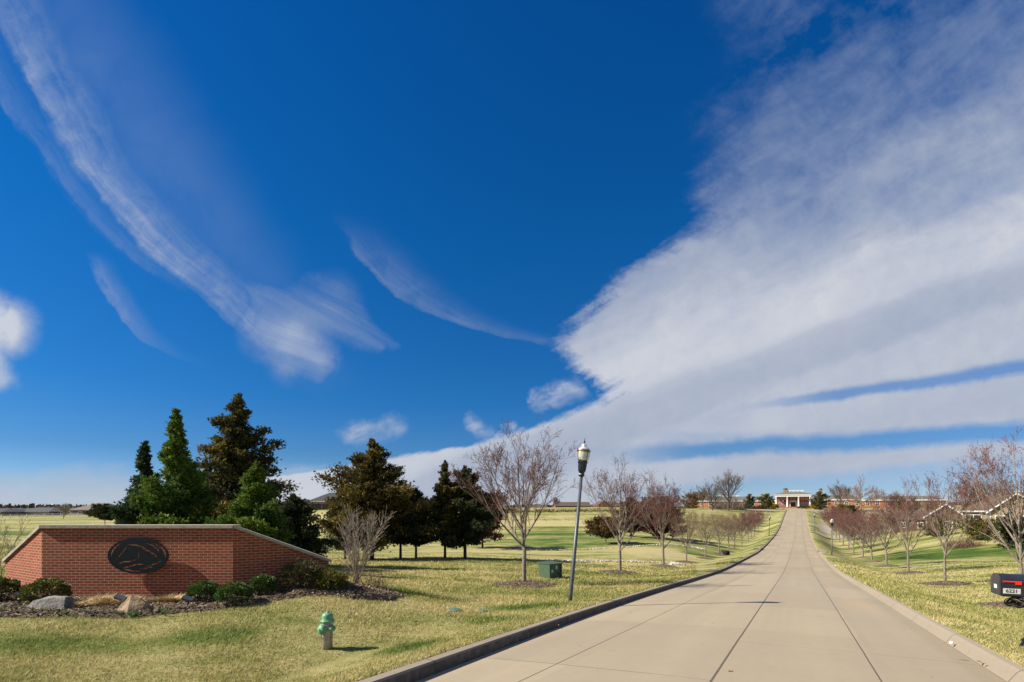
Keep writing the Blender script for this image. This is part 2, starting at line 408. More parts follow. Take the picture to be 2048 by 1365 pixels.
# ---- colour of the winter turf: straw and green, shared by the ground and the blades
def lawn_color(nt, pos, fine=True):
    x, y, z = sep(nt, pos)
    p2 = xyz(nt, x, y, 0.0)
    n_big = noise(nt, p2, .045, 4, .6); n_mid = noise(nt, p2, .35, 5, .62, .4); n_sm = noise(nt, p2, 2.2, 5, .65); n_f = noise(nt, p2, 28.0, 4, .7)
    # mown lanes lie across the fairway
    lane = noise(nt, xyz(nt, x * .018 + y * .004, y * .16, 1.0), 1.0, 4, .6, .3)
    near = (y / 60.0).clamp(); ln2 = noise(nt, xyz(nt, x * .12 + y * .05, y * .75, 4.0), 1.0, 5, .65, .5)
    g = n_mid * .9 + n_sm * .55 + (n_big - .5) * .9 + (lane - .5) * (near * 1.7) + (n_f - .5) * .7 + (ln2 - .5) * (near * 1.1 + .25) - .74
    for (cx, cy, rx, ry, a) in PATCHES:
        dx = (x - cx) / rx; dy = (y - cy) / ry
        g = g + ((dx * dx + dy * dy).sqrt() + (n_sm - .5) * .8).sst(.3, 1.0, a, 0.0)
    g = (g * 1.35 + .36).clamp()
    return ramp(nt, g, [(0.0, (.44, .385, .19)), (.25, (.35, .325, .135)), (.45, (.235, .245, .078)), (.65, (.145, .19, .042)), (.85, (.08, .13, .024)), (1.0, (.045, .10, .016))])
PATCHES = []
def _patch(px, py, rpx, rpy, a):
    # a patch of different turf by where it lies on the ground
    lo, hi = 5.0, 400.0
    for _ in range(40):
        m = (lo * hi) ** .5; x = (px - 1024) / 1024 * m
        if -(py - 1012) / 1024 * m > gz(x, m): lo = m
        else: hi = m
    Y = lo; x = (px - 1024) / 1024 * Y
    PATCHES.append((x, Y, rpx / 1024 * Y * 1.1, max(rpy / max(py - 1012, 8) * Y * 1.2, .5), a))
for a in [(830,1295,85,26,.36),(990,1240,80,14,.3),(150,1290,200,22,.22),(420,1270,120,20,.2),(780,1180,110,12,.3),(1045,1215,130,10,.3),(1860,1110,150,16,.45),(1720,1150,60,20,.1),
          (660,1085,60,30,.35),(1150,1075,180,18,.3),(1400,1110,50,5,.5),(1990,1340,70,40,-.2),(100,1065,130,10,.2),(1080,1062,90,6,.25),(1850,1240,120,22,-.18),(900,1215,120,10,-.3),
          (700,1140,500,8,-.3),(560,1330,120,20,-.12),(1000,1046,400,3,-.5),(640,1052,90,4,-.45),(1330,1105,120,8,-.25),(640,1035,100,6,-.3)]: _patch(*a)
# ---------------------------------------------------------------- terrain
def graded(lo, hi, d0, k):
    out = [lo]; d = d0
    while out[-1] < hi: out.append(out[-1] + d); d *= k
    return out
def build_ground():
    sn = [-80, -60, -45, -35, -28, -22, -17, -13, -10, -7.5, -5, -3] + graded(-1.5, 60, .5, 1.008) ; sn = sn + graded(sn[-1] + 1, 420, 1.2, 1.012)
    sn = np.array(sn + graded(sn[-1] + 8, 6500, 9, 1.12))
    tp = [HW + .02, HW + .14] + graded(HW + .5, 60, .4, 1.035); tp = tp + graded(tp[-1] + 2.6, 500, 3, 1.03); tp = tp + graded(tp[-1] + 20, 6500, 24, 1.2)
    tp = np.array(tp); tn = np.concatenate([-tp[::-1], tp])
    S, T = np.meshgrid(sn, tn, indexing='ij'); X, Y = xy(S.ravel(), tshift(S.ravel(), T.ravel()))
    Z = gz_arr(X, Y)
    # under the road slab the ground stays out of the way
    inner = (np.abs(T.ravel()) < HW + .05) & (S.ravel() < 262)
    Z[inner] = road_z(S.ravel()[inner], T.ravel()[inner]) - .12
    ns, ntt = len(sn), len(tn)
    rg = np.random.RandomState(4)
    V = np.stack([X, Y, Z], 1)
    i, j = np.meshgrid(np.arange(ns - 1), np.arange(ntt - 1), indexing='ij'); a = (i * ntt + j).ravel()
    F = np.stack([a, a + 1, a + ntt + 1, a + ntt], 1)[:, ::-1]
    m, nt, b = new_mat('winter_turf'); pos = geo_pos(nt)
    col = lawn_color(nt, pos); x, y, z = sep(nt, pos)
    # soil and thatch between the blades, seen close by
    setc(nt, b, mix(nt, noise(nt, pos, 60.0, 3, .7).sst(.42, .7, 0, .5), col, (.06, .052, .024)))
    b.inputs['Roughness'].default_value = .95; b.inputs['Specular IOR Level'].default_value = .1
    bump(nt, b, noise(nt, pos, 45.0, 4, .7), .8, .03)
    o = np_mesh('lawn', V, F, m, smooth=True); tag(o, kind='structure')
build_ground()

# ---------------------------------------------------------------- road, kerbs, side drive
def concrete(name, base=(.345, .292, .207), joints=False):
    m, nt, b = new_mat(name); v = coords(nt); x, y, z = sep(nt, v)
    n1 = noise(nt, v, .5, 5, .6); n2 = noise(nt, v, 7.0, 6, .65); n3 = noise(nt, v, 90.0, 3, .6)
    streak = noise(nt, xyz(nt, x * 2.2, y * .05, 0.0), 1.0, 4, .6)
    f = n1 * .5 + n2 * .35 + n3 * .3 + streak * .5 - .83
    col = mix(nt, (f * 1.6 + .5).clamp(), tuple(c * .84 for c in base), tuple(min(1, c * 1.12) for c in base))
    if joints:
        wob = (noise(nt, v, .35, 3) - .5) * .05
        # dirt along the gutters, rusty wash on the right hand side
        edge = (x.abs() + wob * 6.0).sst(2.95, 3.5, 0, .42) * (n2 * 1.2 + .3)
        col = mix(nt, edge, col, (.26, .21, .145))
        col = mix(nt, ((x - 2.9).abs()).sst(0, .9, .35, 0) * (noise(nt, xyz(nt, x * .8, y * .12, 2.), 1.0, 4).sst(.45, .62)), col, (.50, .33, .18))
        slab = noise(nt, xyz(nt, ((x - .36) / 1.85)._m('FLOOR') * 3.7, ((y - 7.2) / 4.55)._m('FLOOR') * 5.3, 0.0), 1.0, 0)
        col = mix(nt, slab.sst(.3, .7, 0, .3), col, (.22, .19, .145))
        col = mix(nt, ((x - 1.4).abs() - .75).abs().sst(.0, .45, .12, 0).mx(((x + 1.7).abs() - .75).abs().sst(.0, .45, .12, 0)) * n1, col, (.15, .13, .11))
        patches = noise(nt, xyz(nt, x * .12, y * .05, 5.), 1.0, 3).sst(.45, .6, 0, .16)
        col = mix(nt, patches, col, (.36, .32, .26))
        J = None
        for c, w in ((-1.66, .014), (.36, .02), (2.14, .013)):
            d = (x + wob * .5 - c).abs().sst(w * .4, w, 1, 0); J = d if J is None else J.mx(d)
        def tj(off, per):
            q = (y - off) / per; fr = (q - q._m('ROUND')) * per
            return fr.abs().sst(.004, .012, 1, 0)
        side = x.sst(.35, .37)
        keep = noise(nt, v, .8, 3).sst(.38, .52)
        near_left = (y - 7.2).abs().sst(.2, .3, 1, 0) * (x + .6).sst(.0, .7, 1, .45)
        J = J.mx(tj(7.2, 4.55) * (1.0 - side) * (keep * .55).mx(near_left)).mx(tj(10.2, 4.55) * side * keep * .5)
        cracks = noise(nt, v, .9, 2, .5, .8); 
        col = mix(nt, (J * .78).clamp(), col, (.045, .038, .035))
        spots = noise(nt, v, 5.0, 2, .4).sst(.765, .79, 0, .8); col = mix(nt, spots, col, (.10, .085, .07))
        bump(nt, b, n3 * .4 + n2 * .3 - J * 2.0, .35, .01)
    else:
        # damp black staining creeping up the shaded kerb face
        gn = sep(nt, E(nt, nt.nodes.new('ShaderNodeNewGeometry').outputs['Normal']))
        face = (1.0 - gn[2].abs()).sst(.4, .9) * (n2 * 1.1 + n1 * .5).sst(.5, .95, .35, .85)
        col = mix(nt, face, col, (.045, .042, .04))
        col = mix(nt, noise(nt, xyz(nt, x * .3, y * 1.0, 0.0), 1.0, 2).sst(.6, .75, 0, .15), col, (.2, .17, .13))
        if 'kerb' in name:
            fr = (y / 3.05 - (y / 3.05)._m('ROUND')) * 3.05
            col = mix(nt, fr.abs().sst(.005, .016, .85, 0), col, (.03, .028, .026))
            col = mix(nt, noise(nt, v, 11.0, 3, .6).sst(.66, .72, 0, .5), col, (.16, .14, .11))
        bump(nt, b, n3, .3, .01)
    setc(nt, b, col); b.inputs['Roughness'].default_value = .85; b.inputs['Specular IOR Level'].default_value = .25
    return m
M = {}
M['road'] = concrete('road_concrete', joints=True)
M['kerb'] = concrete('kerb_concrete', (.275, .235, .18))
def strip(name, tpts, s0, s1, m, kind='structure', zf=None, step=1.0, grow=1.012):
    """cross section (t, dz) swept along the road axis; object turned so its y runs with the road"""
    ss = np.array(graded(s0, s1, step, grow)); ss[-1] = s1
    k = len(tpts); V = []
    for s in ss:
        for t, dz in tpts:
            tt = float(tshift(s, t)); V.append((tt, s, float(road_z(s, tt)) + dz))
    F = []
    for i in range(len(ss) - 1):
        for j in range(k - 1):
            a = i * k + j; F.append((a, a + 1, a + k + 1, a + k))
    mb = MB().add(V, F, smooth=True)
    o = mb.build(name, m, None, (P0[0], P0[1], 0), -HD); tag(o, kind=kind)
    for p in o.data.polygons: p.use_smooth = abs(p.normal.z) > .9 and False
    return o
strip('road', [(-HW, -.02), (-HW + .3, .0), (-1.7, .03), (0, .055), (1.7, .03), (HW - .3, .0), (HW, -.02)], -60, 268, M['road'], step=.8)
def kerb(side, s0, s1):
    a = side
    pts = [(a * (HW - .01), -.2), (a * (HW + .01), .125), (a * (HW + .035), .148), (a * (HW + .17), .155), (a * (HW + .2), .14), (a * (HW + .2), -.3)]
    if side < 0: pts = pts
    else: pts = [(a * (HW - .02), -.2), (a * (HW - .02), -.012), (a * (HW + .06), .11), (a * (HW + .10), .145), (a * (HW + .17), .155), (a * (HW + .19), .14), (a * (HW + .19), -.3)]
    if side < 0: pts = pts[::-1]
    return strip('kerb', pts[::-1] if side > 0 else pts[::-1], s0, s1, M['kerb'], step=.8)
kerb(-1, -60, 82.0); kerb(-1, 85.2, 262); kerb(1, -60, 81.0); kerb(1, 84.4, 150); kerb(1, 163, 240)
def inlet(side, s0, s1, label):
    # kerb opening that drops into a drain: thin lid set back over a dark mouth
    g = empty('storm_inlet', (*xy((s0 + s1) / 2, side * HW), float(road_z((s0 + s1) / 2, side * HW))), label, 'storm drain', 'storm drains in the kerbs', -HD)
    L = (s1 - s0) / 2; mb = MB()
    mb.box(side * .0 if side > 0 else -1.0, -L, .1, 1.0 if side > 0 else 0.0, L, .2)
    mb.build('lid', M['kerb'], g)
    MB().box(side * .12 if side > 0 else -.5, -L, -.15, .5 if side > 0 else -.12, L, .099).build('opening', M['black'], g)
M['black'] = mat('black_void', (.01, .01, .012), rough=.9)
inlet(-1, 82.0, 85.2, 'concrete storm drain opening in the left kerb'); inlet(1, 81.0, 84.4, 'concrete storm drain opening in the right kerb')
def sheet(name, tfun, s0, s1, t0, t1, m, dz=.03, ns=16, ntt=16, kind='structure'):
    V = []; F = []
    for i in range(ns + 1):
        for j in range(ntt + 1):
            u, w = i / ns, j / ntt; s = s0 + (s1 - s0) * u; t = t0 + (t1 - t0) * w
            if tfun: s, t = tfun(s, t, u, w)
            x, y = xy(s, t); z = gz(x, y) + dz
            if abs(t) < HW + 5: z = float(road_z(s, t)) + .02 + (gz(x, y) + dz - float(road_z(s, t)) - .02) * sstep(abs(t), HW, HW + 1.4)
            V.append((x, y, z))
    for i in range(ns):
        for j in range(ntt):
            a = i * (ntt + 1) + j; F.append((a, a + 1, a + ntt + 2, a + ntt + 1)[::-1])
    o = MB().add(V, F, True).build(name, m); tag(o, kind=kind); return o
M['path'] = concrete('path_concrete', (.32, .28, .21))
def flare(s, t, u, w):
    k = max(0, 1 - (t - HW) / 5.0) ** 2 * 3.0
    return 156.5 + (s - 156.5) * (1 + k / 4.5 * .75), t
sheet('side_drive', flare, 152, 161, HW - .05, 75, M['path'], .05, 10, 40)
sheet('footpath', None, 168, 205, 6.5, 10.0, M['path'], .05, 20, 4)
sheet('forecourt', lambda s, t, u, w: (s, t), 250, 283, 6, 60, M['path'], .05, 14, 22)
sheet('forecourt', lambda s, t, u, w: (s + abs(t) * .1, t), 255, 283, -34, 7, M['path'], .045, 14, 22)
# ---------------------------------------------------------------- materials for the objects
def brick_mat(name, c1, c2, mortar, bw=.203, bh=.0677, ms=.0068, rot=0):
    m, nt, b = new_mat(name); v = coords(nt); x, y, z = sep(nt, v)
    p = xyz(nt, x, z, 0.0)
    n = nt.nodes.new('ShaderNodeTexBrick'); nt.links.new(p.s, n.inputs['Vector'])
    n.inputs['Scale'].default_value = 1; n.inputs['Brick Width'].default_value = bw; n.inputs['Row Height'].default_value = bh
    n.inputs['Mortar Size'].default_value = ms; n.inputs['Mortar Smooth'].default_value = .15; n.inputs['Bias'].default_value = 0
    n.inputs['Color1'].default_value = (*c1, 1); n.inputs['Color2'].default_value = (*c2, 1); n.inputs['Mortar'].default_value = (*mortar, 1)
    col = E(nt, n.outputs['Color']); n1 = noise(nt, v, 3.0, 5, .6); n2 = noise(nt, v, 40.0, 4, .6)
    col = mix(nt, (n1 * .6 + n2 * .4).sst(.35, .7, 0, .35), col, tuple(k * .6 for k in c1))
    # lime bloom here and there
    col = mix(nt, noise(nt, v, 2.2, 6, .7).sst(.66, .9, 0, .15), col, (.40, .36, .29))
    setc(nt, b, col); b.inputs['Roughness'].default_value = .88
    fac = E(nt, n.outputs['Fac'])
    bump(nt, b, fac * -1.0 + n2 * .25, .6, .008)
    return m
M['brick'] = brick_mat('red_brick', (.37, .07, .024), (.22, .04, .017), (.47, .34, .20))
M['stone'] = mat('cast_stone', (.42, .37, .28), (.31, .27, .21), 6, .85, bmp=.3)
M['iron'] = mat('painted_iron', (.004, .007, .010), (.007, .011, .014), 9, .5, spec=.25, bmp=.1, bdist=.004)
M['lamp_paint'] = mat('lamp_paint', (.075, .09, .105), (.055, .068, .08), 5, .42, spec=.5)
M['lamp_black'] = mat('lamp_black', (.006, .009, .014), (.011, .014, .02), 8, .35)
M['bronze'] = mat('bronze_band', (.28, .19, .085), (.14, .09, .04), 12, .4, metal=.6)
M['hyd_green'] = mat('hydrant_green', (.10, .28, .14), (.15, .35, .2), 14, .5, bmp=.25, bscale=60, bdist=.004)
M['hyd_silver'] = mat('hydrant_silver', (.40, .37, .34), (.26, .23, .20), 9, .55, metal=.25, bmp=.35, bscale=60, bdist=.004)
M['tr_green'] = mat('cabinet_green', (.045, .085, .05), (.06, .10, .06), 3, .55)
M['white'] = mat('white_paint', (.78, .77, .74), (.68, .67, .64), 4, .6)
M['label'] = mat('pale_label', (.62, .62, .58), (.45, .45, .42), 60, .5)
M['box_navy'] = mat('mailbox_paint', (.012, .017, .026), (.018, .024, .034), 10, .38)
M['box_door'] = mat('mailbox_door', (.05, .045, .042), (.032, .03, .03), 8, .6)
M['red'] = mat('flag_red', (.78, .03, .012), (.68, .022, .01), 8, .4)
m, nt, b = new_mat('glass'); b.inputs['Base Color'].default_value = (.90, .88, .70, 1); b.inputs['Transmission Weight'].default_value = .55; b.inputs['Roughness'].default_value = .12; b.inputs['IOR'].default_value = 1.35; M['glass'] = m
M['rock_grey'] = mat('grey_rock', (.21, .20, .185), (.12, .115, .105), 5, .9, bmp=.9, bscale=16, bdist=.04)
M['rock_tan'] = mat('tan_rock', (.33, .25, .15), (.2, .14, .08), 5, .92, bmp=.9, bscale=18, bdist=.04)
M['mulch'] = attr_mat('mulch_chips', [(0, (.04, .028, .02)), (.3, (.10, .073, .052)), (.6, (.20, .155, .11)), (.85, (.33, .265, .19)), (1, (.5, .42, .31))], .95)
m, nt, b = new_mat('mulch_soil'); v = geo_pos(nt)
setc(nt, b, ramp(nt, (noise(nt, v, 30, 5, .75) * .7 + noise(nt, v, 1.6, 4) * .5 - .1).clamp(), [(0.25, (.055, .04, .03)), (.5, (.15, .115, .08)), (.62, (.20, .145, .098)), (.75, (.36, .28, .19))]))
b.inputs['Roughness'].default_value = 1; b.inputs['Specular IOR Level'].default_value = .05; bump(nt, b, noise(nt, v, 38, 4, .7), 1, .04); M['soil'] = m

# ---------------------------------------------------------------- brick entrance sign
WZ = -2.32
def build_sign():
    g = empty('brick_sign_wall', (-9.22, 12.6, WZ), 'long red brick entrance wall with sloping wings and a stone coping', 'wall')
    hw = 2.35; top = 1.77; end = .83; a, bb = 1.97, 1.083; L = math.hypot(a, bb); ang = math.atan2(bb, a); th = .3
    def wall(name, x0, x1, z0, z1, loc, rz):
        mb = MB()
        vs = [(x0, 0, -.35), (x1, 0, -.35), (x1, 0, z1), (x0, 0, z0), (x0, th, -.35), (x1, th, -.35), (x1, th, z1), (x0, th, z0)]
        mb.add(vs, [(0, 1, 2, 3), (5, 4, 7, 6), (3, 2, 6, 7), (0, 3, 7, 4), (1, 5, 6, 2)]); mb.build(name, M['brick'], g, loc, rz)
    def cope(x0, x1, z0, z1, loc, rz, joints):
        o = .048; n = joints; mb = MB()
        for i in range(n):
            u0, u1 = i / n, (i + 1) / n; gp = .003 / abs(x1 - x0)
            u0 += gp if i else 0; u1 -= gp if i < n - 1 else 0
            xa, xb = x0 + (x1 - x0) * u0, x0 + (x1 - x0) * u1; za, zb = z0 + (z1 - z0) * u0 + .002, z0 + (z1 - z0) * u1 + .002; h = .075
            mb.add([(xa, -o, za), (xb, -o, zb), (xb, th + o, zb), (xa, th + o, za), (xa, -o, za + h), (xb, -o, zb + h), (xb, th + o, zb + h), (xa, th + o, za + h)],
                   [(0, 3, 2, 1), (4, 5, 6, 7), (0, 1, 5, 4), (1, 2, 6, 5), (2, 3, 7, 6), (3, 0, 4, 7)])
        mb.build('coping', M['stone'], g, loc, rz)
    wall('centre_panel', -hw, hw, top, top, (0, 0, 0), 0); cope(-hw - .03, hw + .02, top, top, (0, 0, 0), 0, 4)
    # the wings fold back from both ends
    wall('wing_panel', .003, L, top, end, (hw, 0, 0), ang); cope(.02, L + .07, top, end - .03, (hw, 0, 0), ang, 3)
    wall('wing_panel', -L, -.003, end, top, (-hw, 0, 0), -ang); cope(-L - .07, -.02, end - .03, top, (-hw, 0, 0), -ang, 3)
    # oval horse-head emblem of cut plate, standing off the bricks
    o = emblem_mesh('emblem', .745, .44, .016, solid=True); o.data.materials.append(M['iron']); o.parent = g
    o.location = (-9.13 + 9.22, -.092, 1.10); o.rotation_euler = (R(90), 0, 0)
    for x, z in ((-.45, .12), (.45, .12), (-.3, -.22), (.3, -.22)): MB().tube([(x, -.085, 1.1 + z), (x, .02, 1.1 + z)], .012, 6).build('emblem_bolt', M['iron'], g)
    return g
def emblem_mesh(name, A, B, th, solid=True):
    """flat oval ring with a horse's head and mane, cut out of one plate: outline plus slits"""
    cu = bpy.data.curves.new(name, 'CURVE'); cu.dimensions = '2D'; cu.fill_mode = 'BOTH'; cu.extrude = th / 2
    def poly(pts):
        sp = cu.splines.new('POLY'); sp.points.add(len(pts) - 1); sp.use_cyclic_u = True
        for p, q in zip(sp.points, pts): p.co = (q[0] * A, q[1] * B, 0, 1)
    n = 72
    poly([(math.cos(2 * math.pi * i / n), math.sin(2 * math.pi * i / n)) for i in range(n)])
    def slit(pts, w):
        # ribbon that tapers at both ends
        up, dn = [], []
        for i, p in enumerate(pts):
            q0, q1 = pts[max(i - 1, 0)], pts[min(i + 1, len(pts) - 1)]; dx, dy = q1[0] - q0[0], q1[1] - q0[1]; l = math.hypot(dx, dy) or 1
            k = w * math.sin(math.pi * (i + .35) / (len(pts) - .3)) + .004
            up.append((p[0] - dy / l * k, p[1] + dx / l * k)); dn.append((p[0] + dy / l * k, p[1] - dx / l * k))
        poly(up + dn[::-1])
    def arc(r, a0, a1, w, ry=None, n=12):
        slit([(r * math.cos(R(a0 + (a1 - a0) * i / n)), (ry or r) * math.sin(R(a0 + (a1 - a0) * i / n))) for i in range(n + 1)], w)
    W = 1.5 if solid else 1.9
    arc(.885, 128, 186, .022 * W); arc(.885, -8, 42, .03 * W); arc(.87, 232, 276, .028 * W)
    slit([(-.80, -.30), (-.62, -.02), (-.48, .28), (-.38, .52)], .016 * W)                 # face line
    slit([(-.36, .62), (-.12, .60), (.12, .50), (.28, .34)], .022 * W)                    # brow and ear
    slit([(.22, .72), (.46, .58), (.62, .36), (.70, .16)], .020 * W); slit([(.12, .38), (.36, .24), (.56, .02), (.60, -.06)], .024 * W)
    slit([(.36, .80), (.60, .60), (.74, .36)], .014 * W)
    slit([(-.66, -.46), (-.5, -.36), (-.30, -.32), (-.06, -.22)], .022 * W)                # jaw
    slit([(-.02, -.1), (.02, .04), (.0, .2)], .016 * W)                                    # cheek
    slit([(-.52, -.70), (-.30, -.60), (-.08, -.50), (.16, -.46)], .022 * W)                # throat
    slit([(-.74, -.2), (-.70, -.1), (-.62, -.06)], .014 * W)
    slit([(.2, -.62), (.42, -.52), (.62, -.42), (.74, -.30)], .014 * W); slit([(.02, -.74), (.26, -.70), (.52, -.60)], .012 * W)
    if not solid:
        slit([(-.24, .42), (-.0, .36), (.2, .2), (.36, -.02)], .03); slit([(.28, -.2), (.5, -.24), (.68, -.12)], .04)
    tmp = bpy.data.objects.new(name, cu); C.objects.link(tmp)
    bpy.context.view_layer.update()
    me = bpy.data.meshes.new_from_object(tmp.evaluated_get(bpy.context.evaluated_depsgraph_get()))
    bpy.data.objects.remove(tmp); me.materials.clear(); me.name = name
    return link(name, me)
build_sign()

# ---------------------------------------------------------------- planting bed and mulch rings
BED = [(-19, 10.2), (-10.2, 10.15), (-8.2, 10.45), (-6.65, 10.9), (-5.6, 11.7), (-4.9, 12.45), (-3.9, 12.45), (-3.1, 13.3), (-3.0, 14.6), (-3.6, 15.6), (-5, 15.8), (-6.5, 14.4), (-12, 13.8), (-19, 15.5)]
def poly_sd(px, py, poly):
    px, py = np.asarray(px, float), np.asarray(py, float); d = np.full(px.shape, 1e9); ins = np.zeros(px.shape, bool); n = len(poly)
    for i in range(n):
        (x0, y0), (x1, y1) = poly[i], poly[(i + 1) % n]; ex, ey = x1 - x0, y1 - y0
        t = np.clip(((px - x0) * ex + (py - y0) * ey) / (ex * ex + ey * ey), 0, 1)
        d = np.minimum(d, np.hypot(px - x0 - t * ex, py - y0 - t * ey))
        c = ((y0 > py) != (y1 > py)) & (px < ex * (py - y0) / (ey if ey else 1e-9) + x0); ins ^= c
    return np.where(ins, d, -d)
def chips(rg, X, Y, Z, size):
    n = len(X); a = rg.uniform(0, 2 * np.pi, n); tl = rg.uniform(-.6, .6, n); L = rg.uniform(.4, 1.3, n) * size; W = rg.uniform(.15, .4, n) * size
    c, s = np.cos(a), np.sin(a); dz = np.sin(tl) * L
    P = np.stack([X, Y, Z], 1)
    u = np.stack([c * L, s * L, dz], 1); w = np.stack([-s * W, c * W, rg.uniform(-.4, .4, n) * W], 1)
    V = np.stack([P - u - w, P + u - w, P + u + w, P - u + w], 1).reshape(-1, 3)
    F = np.arange(4 * n).reshape(n, 4); return V, F
def wobble(x, y, s=1.0): return np.sin(x * 2.1 * s + 1.3 * np.sin(y * 1.7 * s)) * .5 + np.sin(y * 3.7 * s + x * 1.1) * .3 + np.sin(x * 7.9 * s + y * 5.3 * s) * .2
def bed_h(x, y):
    sd = poly_sd(x, y, BED) + wobble(x, y, 1.4) * .10
    mound = .16 * np.exp(-(((x + 4.3) / .95) ** 2 + ((y - 13.4) / .8) ** 2))
    return sd, np.clip(sd * .35, -.1, .07) + mound * (sd > 0) + wobble(x * 3, y * 3) * .008
def build_bed():
    xs = np.arange(-19, -2.6, .1); ys = np.arange(9.6, 16.2, .1); X, Y = np.meshgrid(xs, ys, indexing='ij'); X = X.ravel(); Y = Y.ravel()
    sd, h = bed_h(X, Y); Z = gz_arr(X, Y) + h; n1, n2 = len(xs), len(ys)
    i, j = np.meshgrid(np.arange(n1 - 1), np.arange(n2 - 1), indexing='ij'); a = (i * n2 + j).ravel()
    F = np.stack([a, a + n2, a + n2 + 1, a + 1], 1); F = F[(sd[F].max(1) > -.12)]
    tag(np_mesh('planting_bed', np.stack([X, Y, Z], 1), F, M['soil'], smooth=True), kind='structure')
    rg = np.random.RandomState(8); n = 85000; x = rg.uniform(-19, -2.8, n); y = rg.uniform(9.9, 15.8, n); sd, h = bed_h(x, y); k = sd > -.02 + rg.uniform(-.1, .05, n)
    x, y, h = x[k], y[k], h[k]; V, F = chips(rg, x, y, gz_arr(x, y) + h + rg.uniform(0, .025, len(x)), .035)
    r = rg.beta(1.3, 1.5, len(x)); tag(np_mesh('mulch', V, F, M['mulch'], rnd=r), 'brown bark chips strewn over the bed before the brick wall', 'mulch', kind='stuff')
build_bed()
RINGS = []
def ring(x, y, r, label, many=1, h=.2):
    RINGS.append((x, y, r)); rg = np.random.RandomState(int(abs(x * 77 + y * 13)) % 9999)
    n = 40; k = 12; V = [(x, y)]; 
    for q in range(1, k + 1):
        for i in range(n): a = 2 * math.pi * i / n; rr = r * q / k * (1 + .07 * math.sin(3 * a + x) + .05 * math.sin(7 * a + y)); V.append((x + rr * math.cos(a), y + rr * math.sin(a)))
    V = np.array(V); d = np.hypot(V[:, 0] - x, V[:, 1] - y) / r
    Z = gz_arr(V[:, 0], V[:, 1]) + h * np.clip(1 - d ** 1.3, 0, 1) + .02 - .08 * (d > .93)
    F = [(0, 1 + i, 1 + (i + 1) % n) for i in range(n)]; F4 = [(1 + (q - 1) * n + i, 1 + q * n + i, 1 + q * n + (i + 1) % n, 1 + (q - 1) * n + (i + 1) % n) for q in range(1, k) for i in range(n)]
    mb = MB().add(np.column_stack([V, Z]).tolist(), F + F4, True)
    if many > 1:
        a = rg.uniform(0, 2 * np.pi, many); rr = r * np.sqrt(rg.uniform(0, 1, many)); cx, cy = x + rr * np.cos(a), y + rr * np.sin(a)
        cv, cf = chips(rg, cx, cy, gz_arr(cx, cy) + h * np.clip(1 - (rr / r) ** 1.3, 0, 1) + .03, .035)
        g = empty('mulch_ring', (x, y, float(Z[0])), label, 'mulch ring', 'mulch rings around the roadside trees')
        mb.v = [(p[0] - x, p[1] - y, p[2] - float(Z[0])) for p in mb.v]; mb.build('mulch_mound', M['soil'], g)
        cv -= np.array([x, y, float(Z[0])]); o = np_mesh('bark_chips', cv, cf, M['mulch'], rnd=rg.beta(1.3, 1.5, many), parent=g); tag(o, kind='stuff')
    else:
        mb.v = [(p[0] - x, p[1] - y, p[2] - float(Z[0])) for p in mb.v]
        tag(mb.build('mulch_ring', M['soil'], None, (x, y, float(Z[0]))), label, 'mulch ring', 'mulch rings around the roadside trees')

# ---------------------------------------------------------------- fire hydrant
def hydrant():
    x, y, z = at(655, 8.75); z -= .02
    g = empty('fire_hydrant', (x, y, z), 'green and silver fire hydrant standing in the grass', 'fire hydrant', rz=R(18))
    MB().lathe([(.086, -.1), (.084, .30), (.086, .31), (.092, .33), (.094, .40), (.092, .44), (.08, .455), (.076, .475), (.078, .49)], 28).build('barrel', M['hyd_silver'], g)
    mb = MB().lathe([(.115, .487), (.118, .495), (.118, .512), (.1, .52), (.093, .526), (.095, .56), (.09, .595), (.078, .622), (.052, .636), (.03, .636), (.026, .64), (.024, .655), (.012, .66), (.008, .672)], 28)
    mb.build('bonnet', M['hyd_green'], g)
    for i in range(8):
        a = i * math.pi / 4 + .3; MB().lathe([(.011, .47), (.011, .528)], 6, c=(.103 * math.cos(a), .103 * math.sin(a), 0), smooth=False).build('flange_bolt', M['hyd_green'], g)
    def cap(name, ang, r, ln, zz):
        Mx = Matrix.Rotation(ang, 3, 'Z') @ Matrix.Rotation(R(90), 3, 'X')
        MB().lathe([(r * .92, .05), (r * .95, .085 + .0)], 24, c=(0, 0, zz), M=Mx).build('outlet', M['hyd_silver'], g)
        o = MB().lathe([(r * .96, .086), (r * 1.06, .092), (r * 1.06, ln - .03), (r * .96, ln - .012), (r * .9, ln)], 24, c=(0, 0, zz), M=Mx)
        o.lathe([(.016, ln - .004), (.015, ln + .028), (.008, ln + .03)], 5, c=(0, 0, zz), M=Mx, smooth=False)
        o.build(name, M['hyd_green'], g)
    # Rotation X 90 sends +z to -y (towards the road user)
    cap('pumper_cap', R(-48), .078, .155, .37); cap('hose_cap', R(42), .05, .15, .385); cap('hose_cap', R(222), .05, .15, .385)
    for s, a in ((1, R(42)), (-1, R(-48))):
        c, sn = math.sin(a), -math.cos(a)
        pts = [(.08 * math.cos(t), 0, 0) for t in (0,)]
        p0 = Vector((c * .13, sn * .13, .33)); p1 = Vector((c * .09 + .02 * s, sn * .09, .20)); p2 = Vector((c * .07 - .03 * s, sn * .075, .27))
        P = [p0.lerp(p1, t) + Vector((0, 0, -.03 * math.sin(math.pi * t))) for t in (0, .25, .5, .75, 1)] + [p1.lerp(p2, t) for t in (.5, 1)]
        MB().tube(P, .005, 5).build('chain', M['hyd_silver'], g)
hydrant()

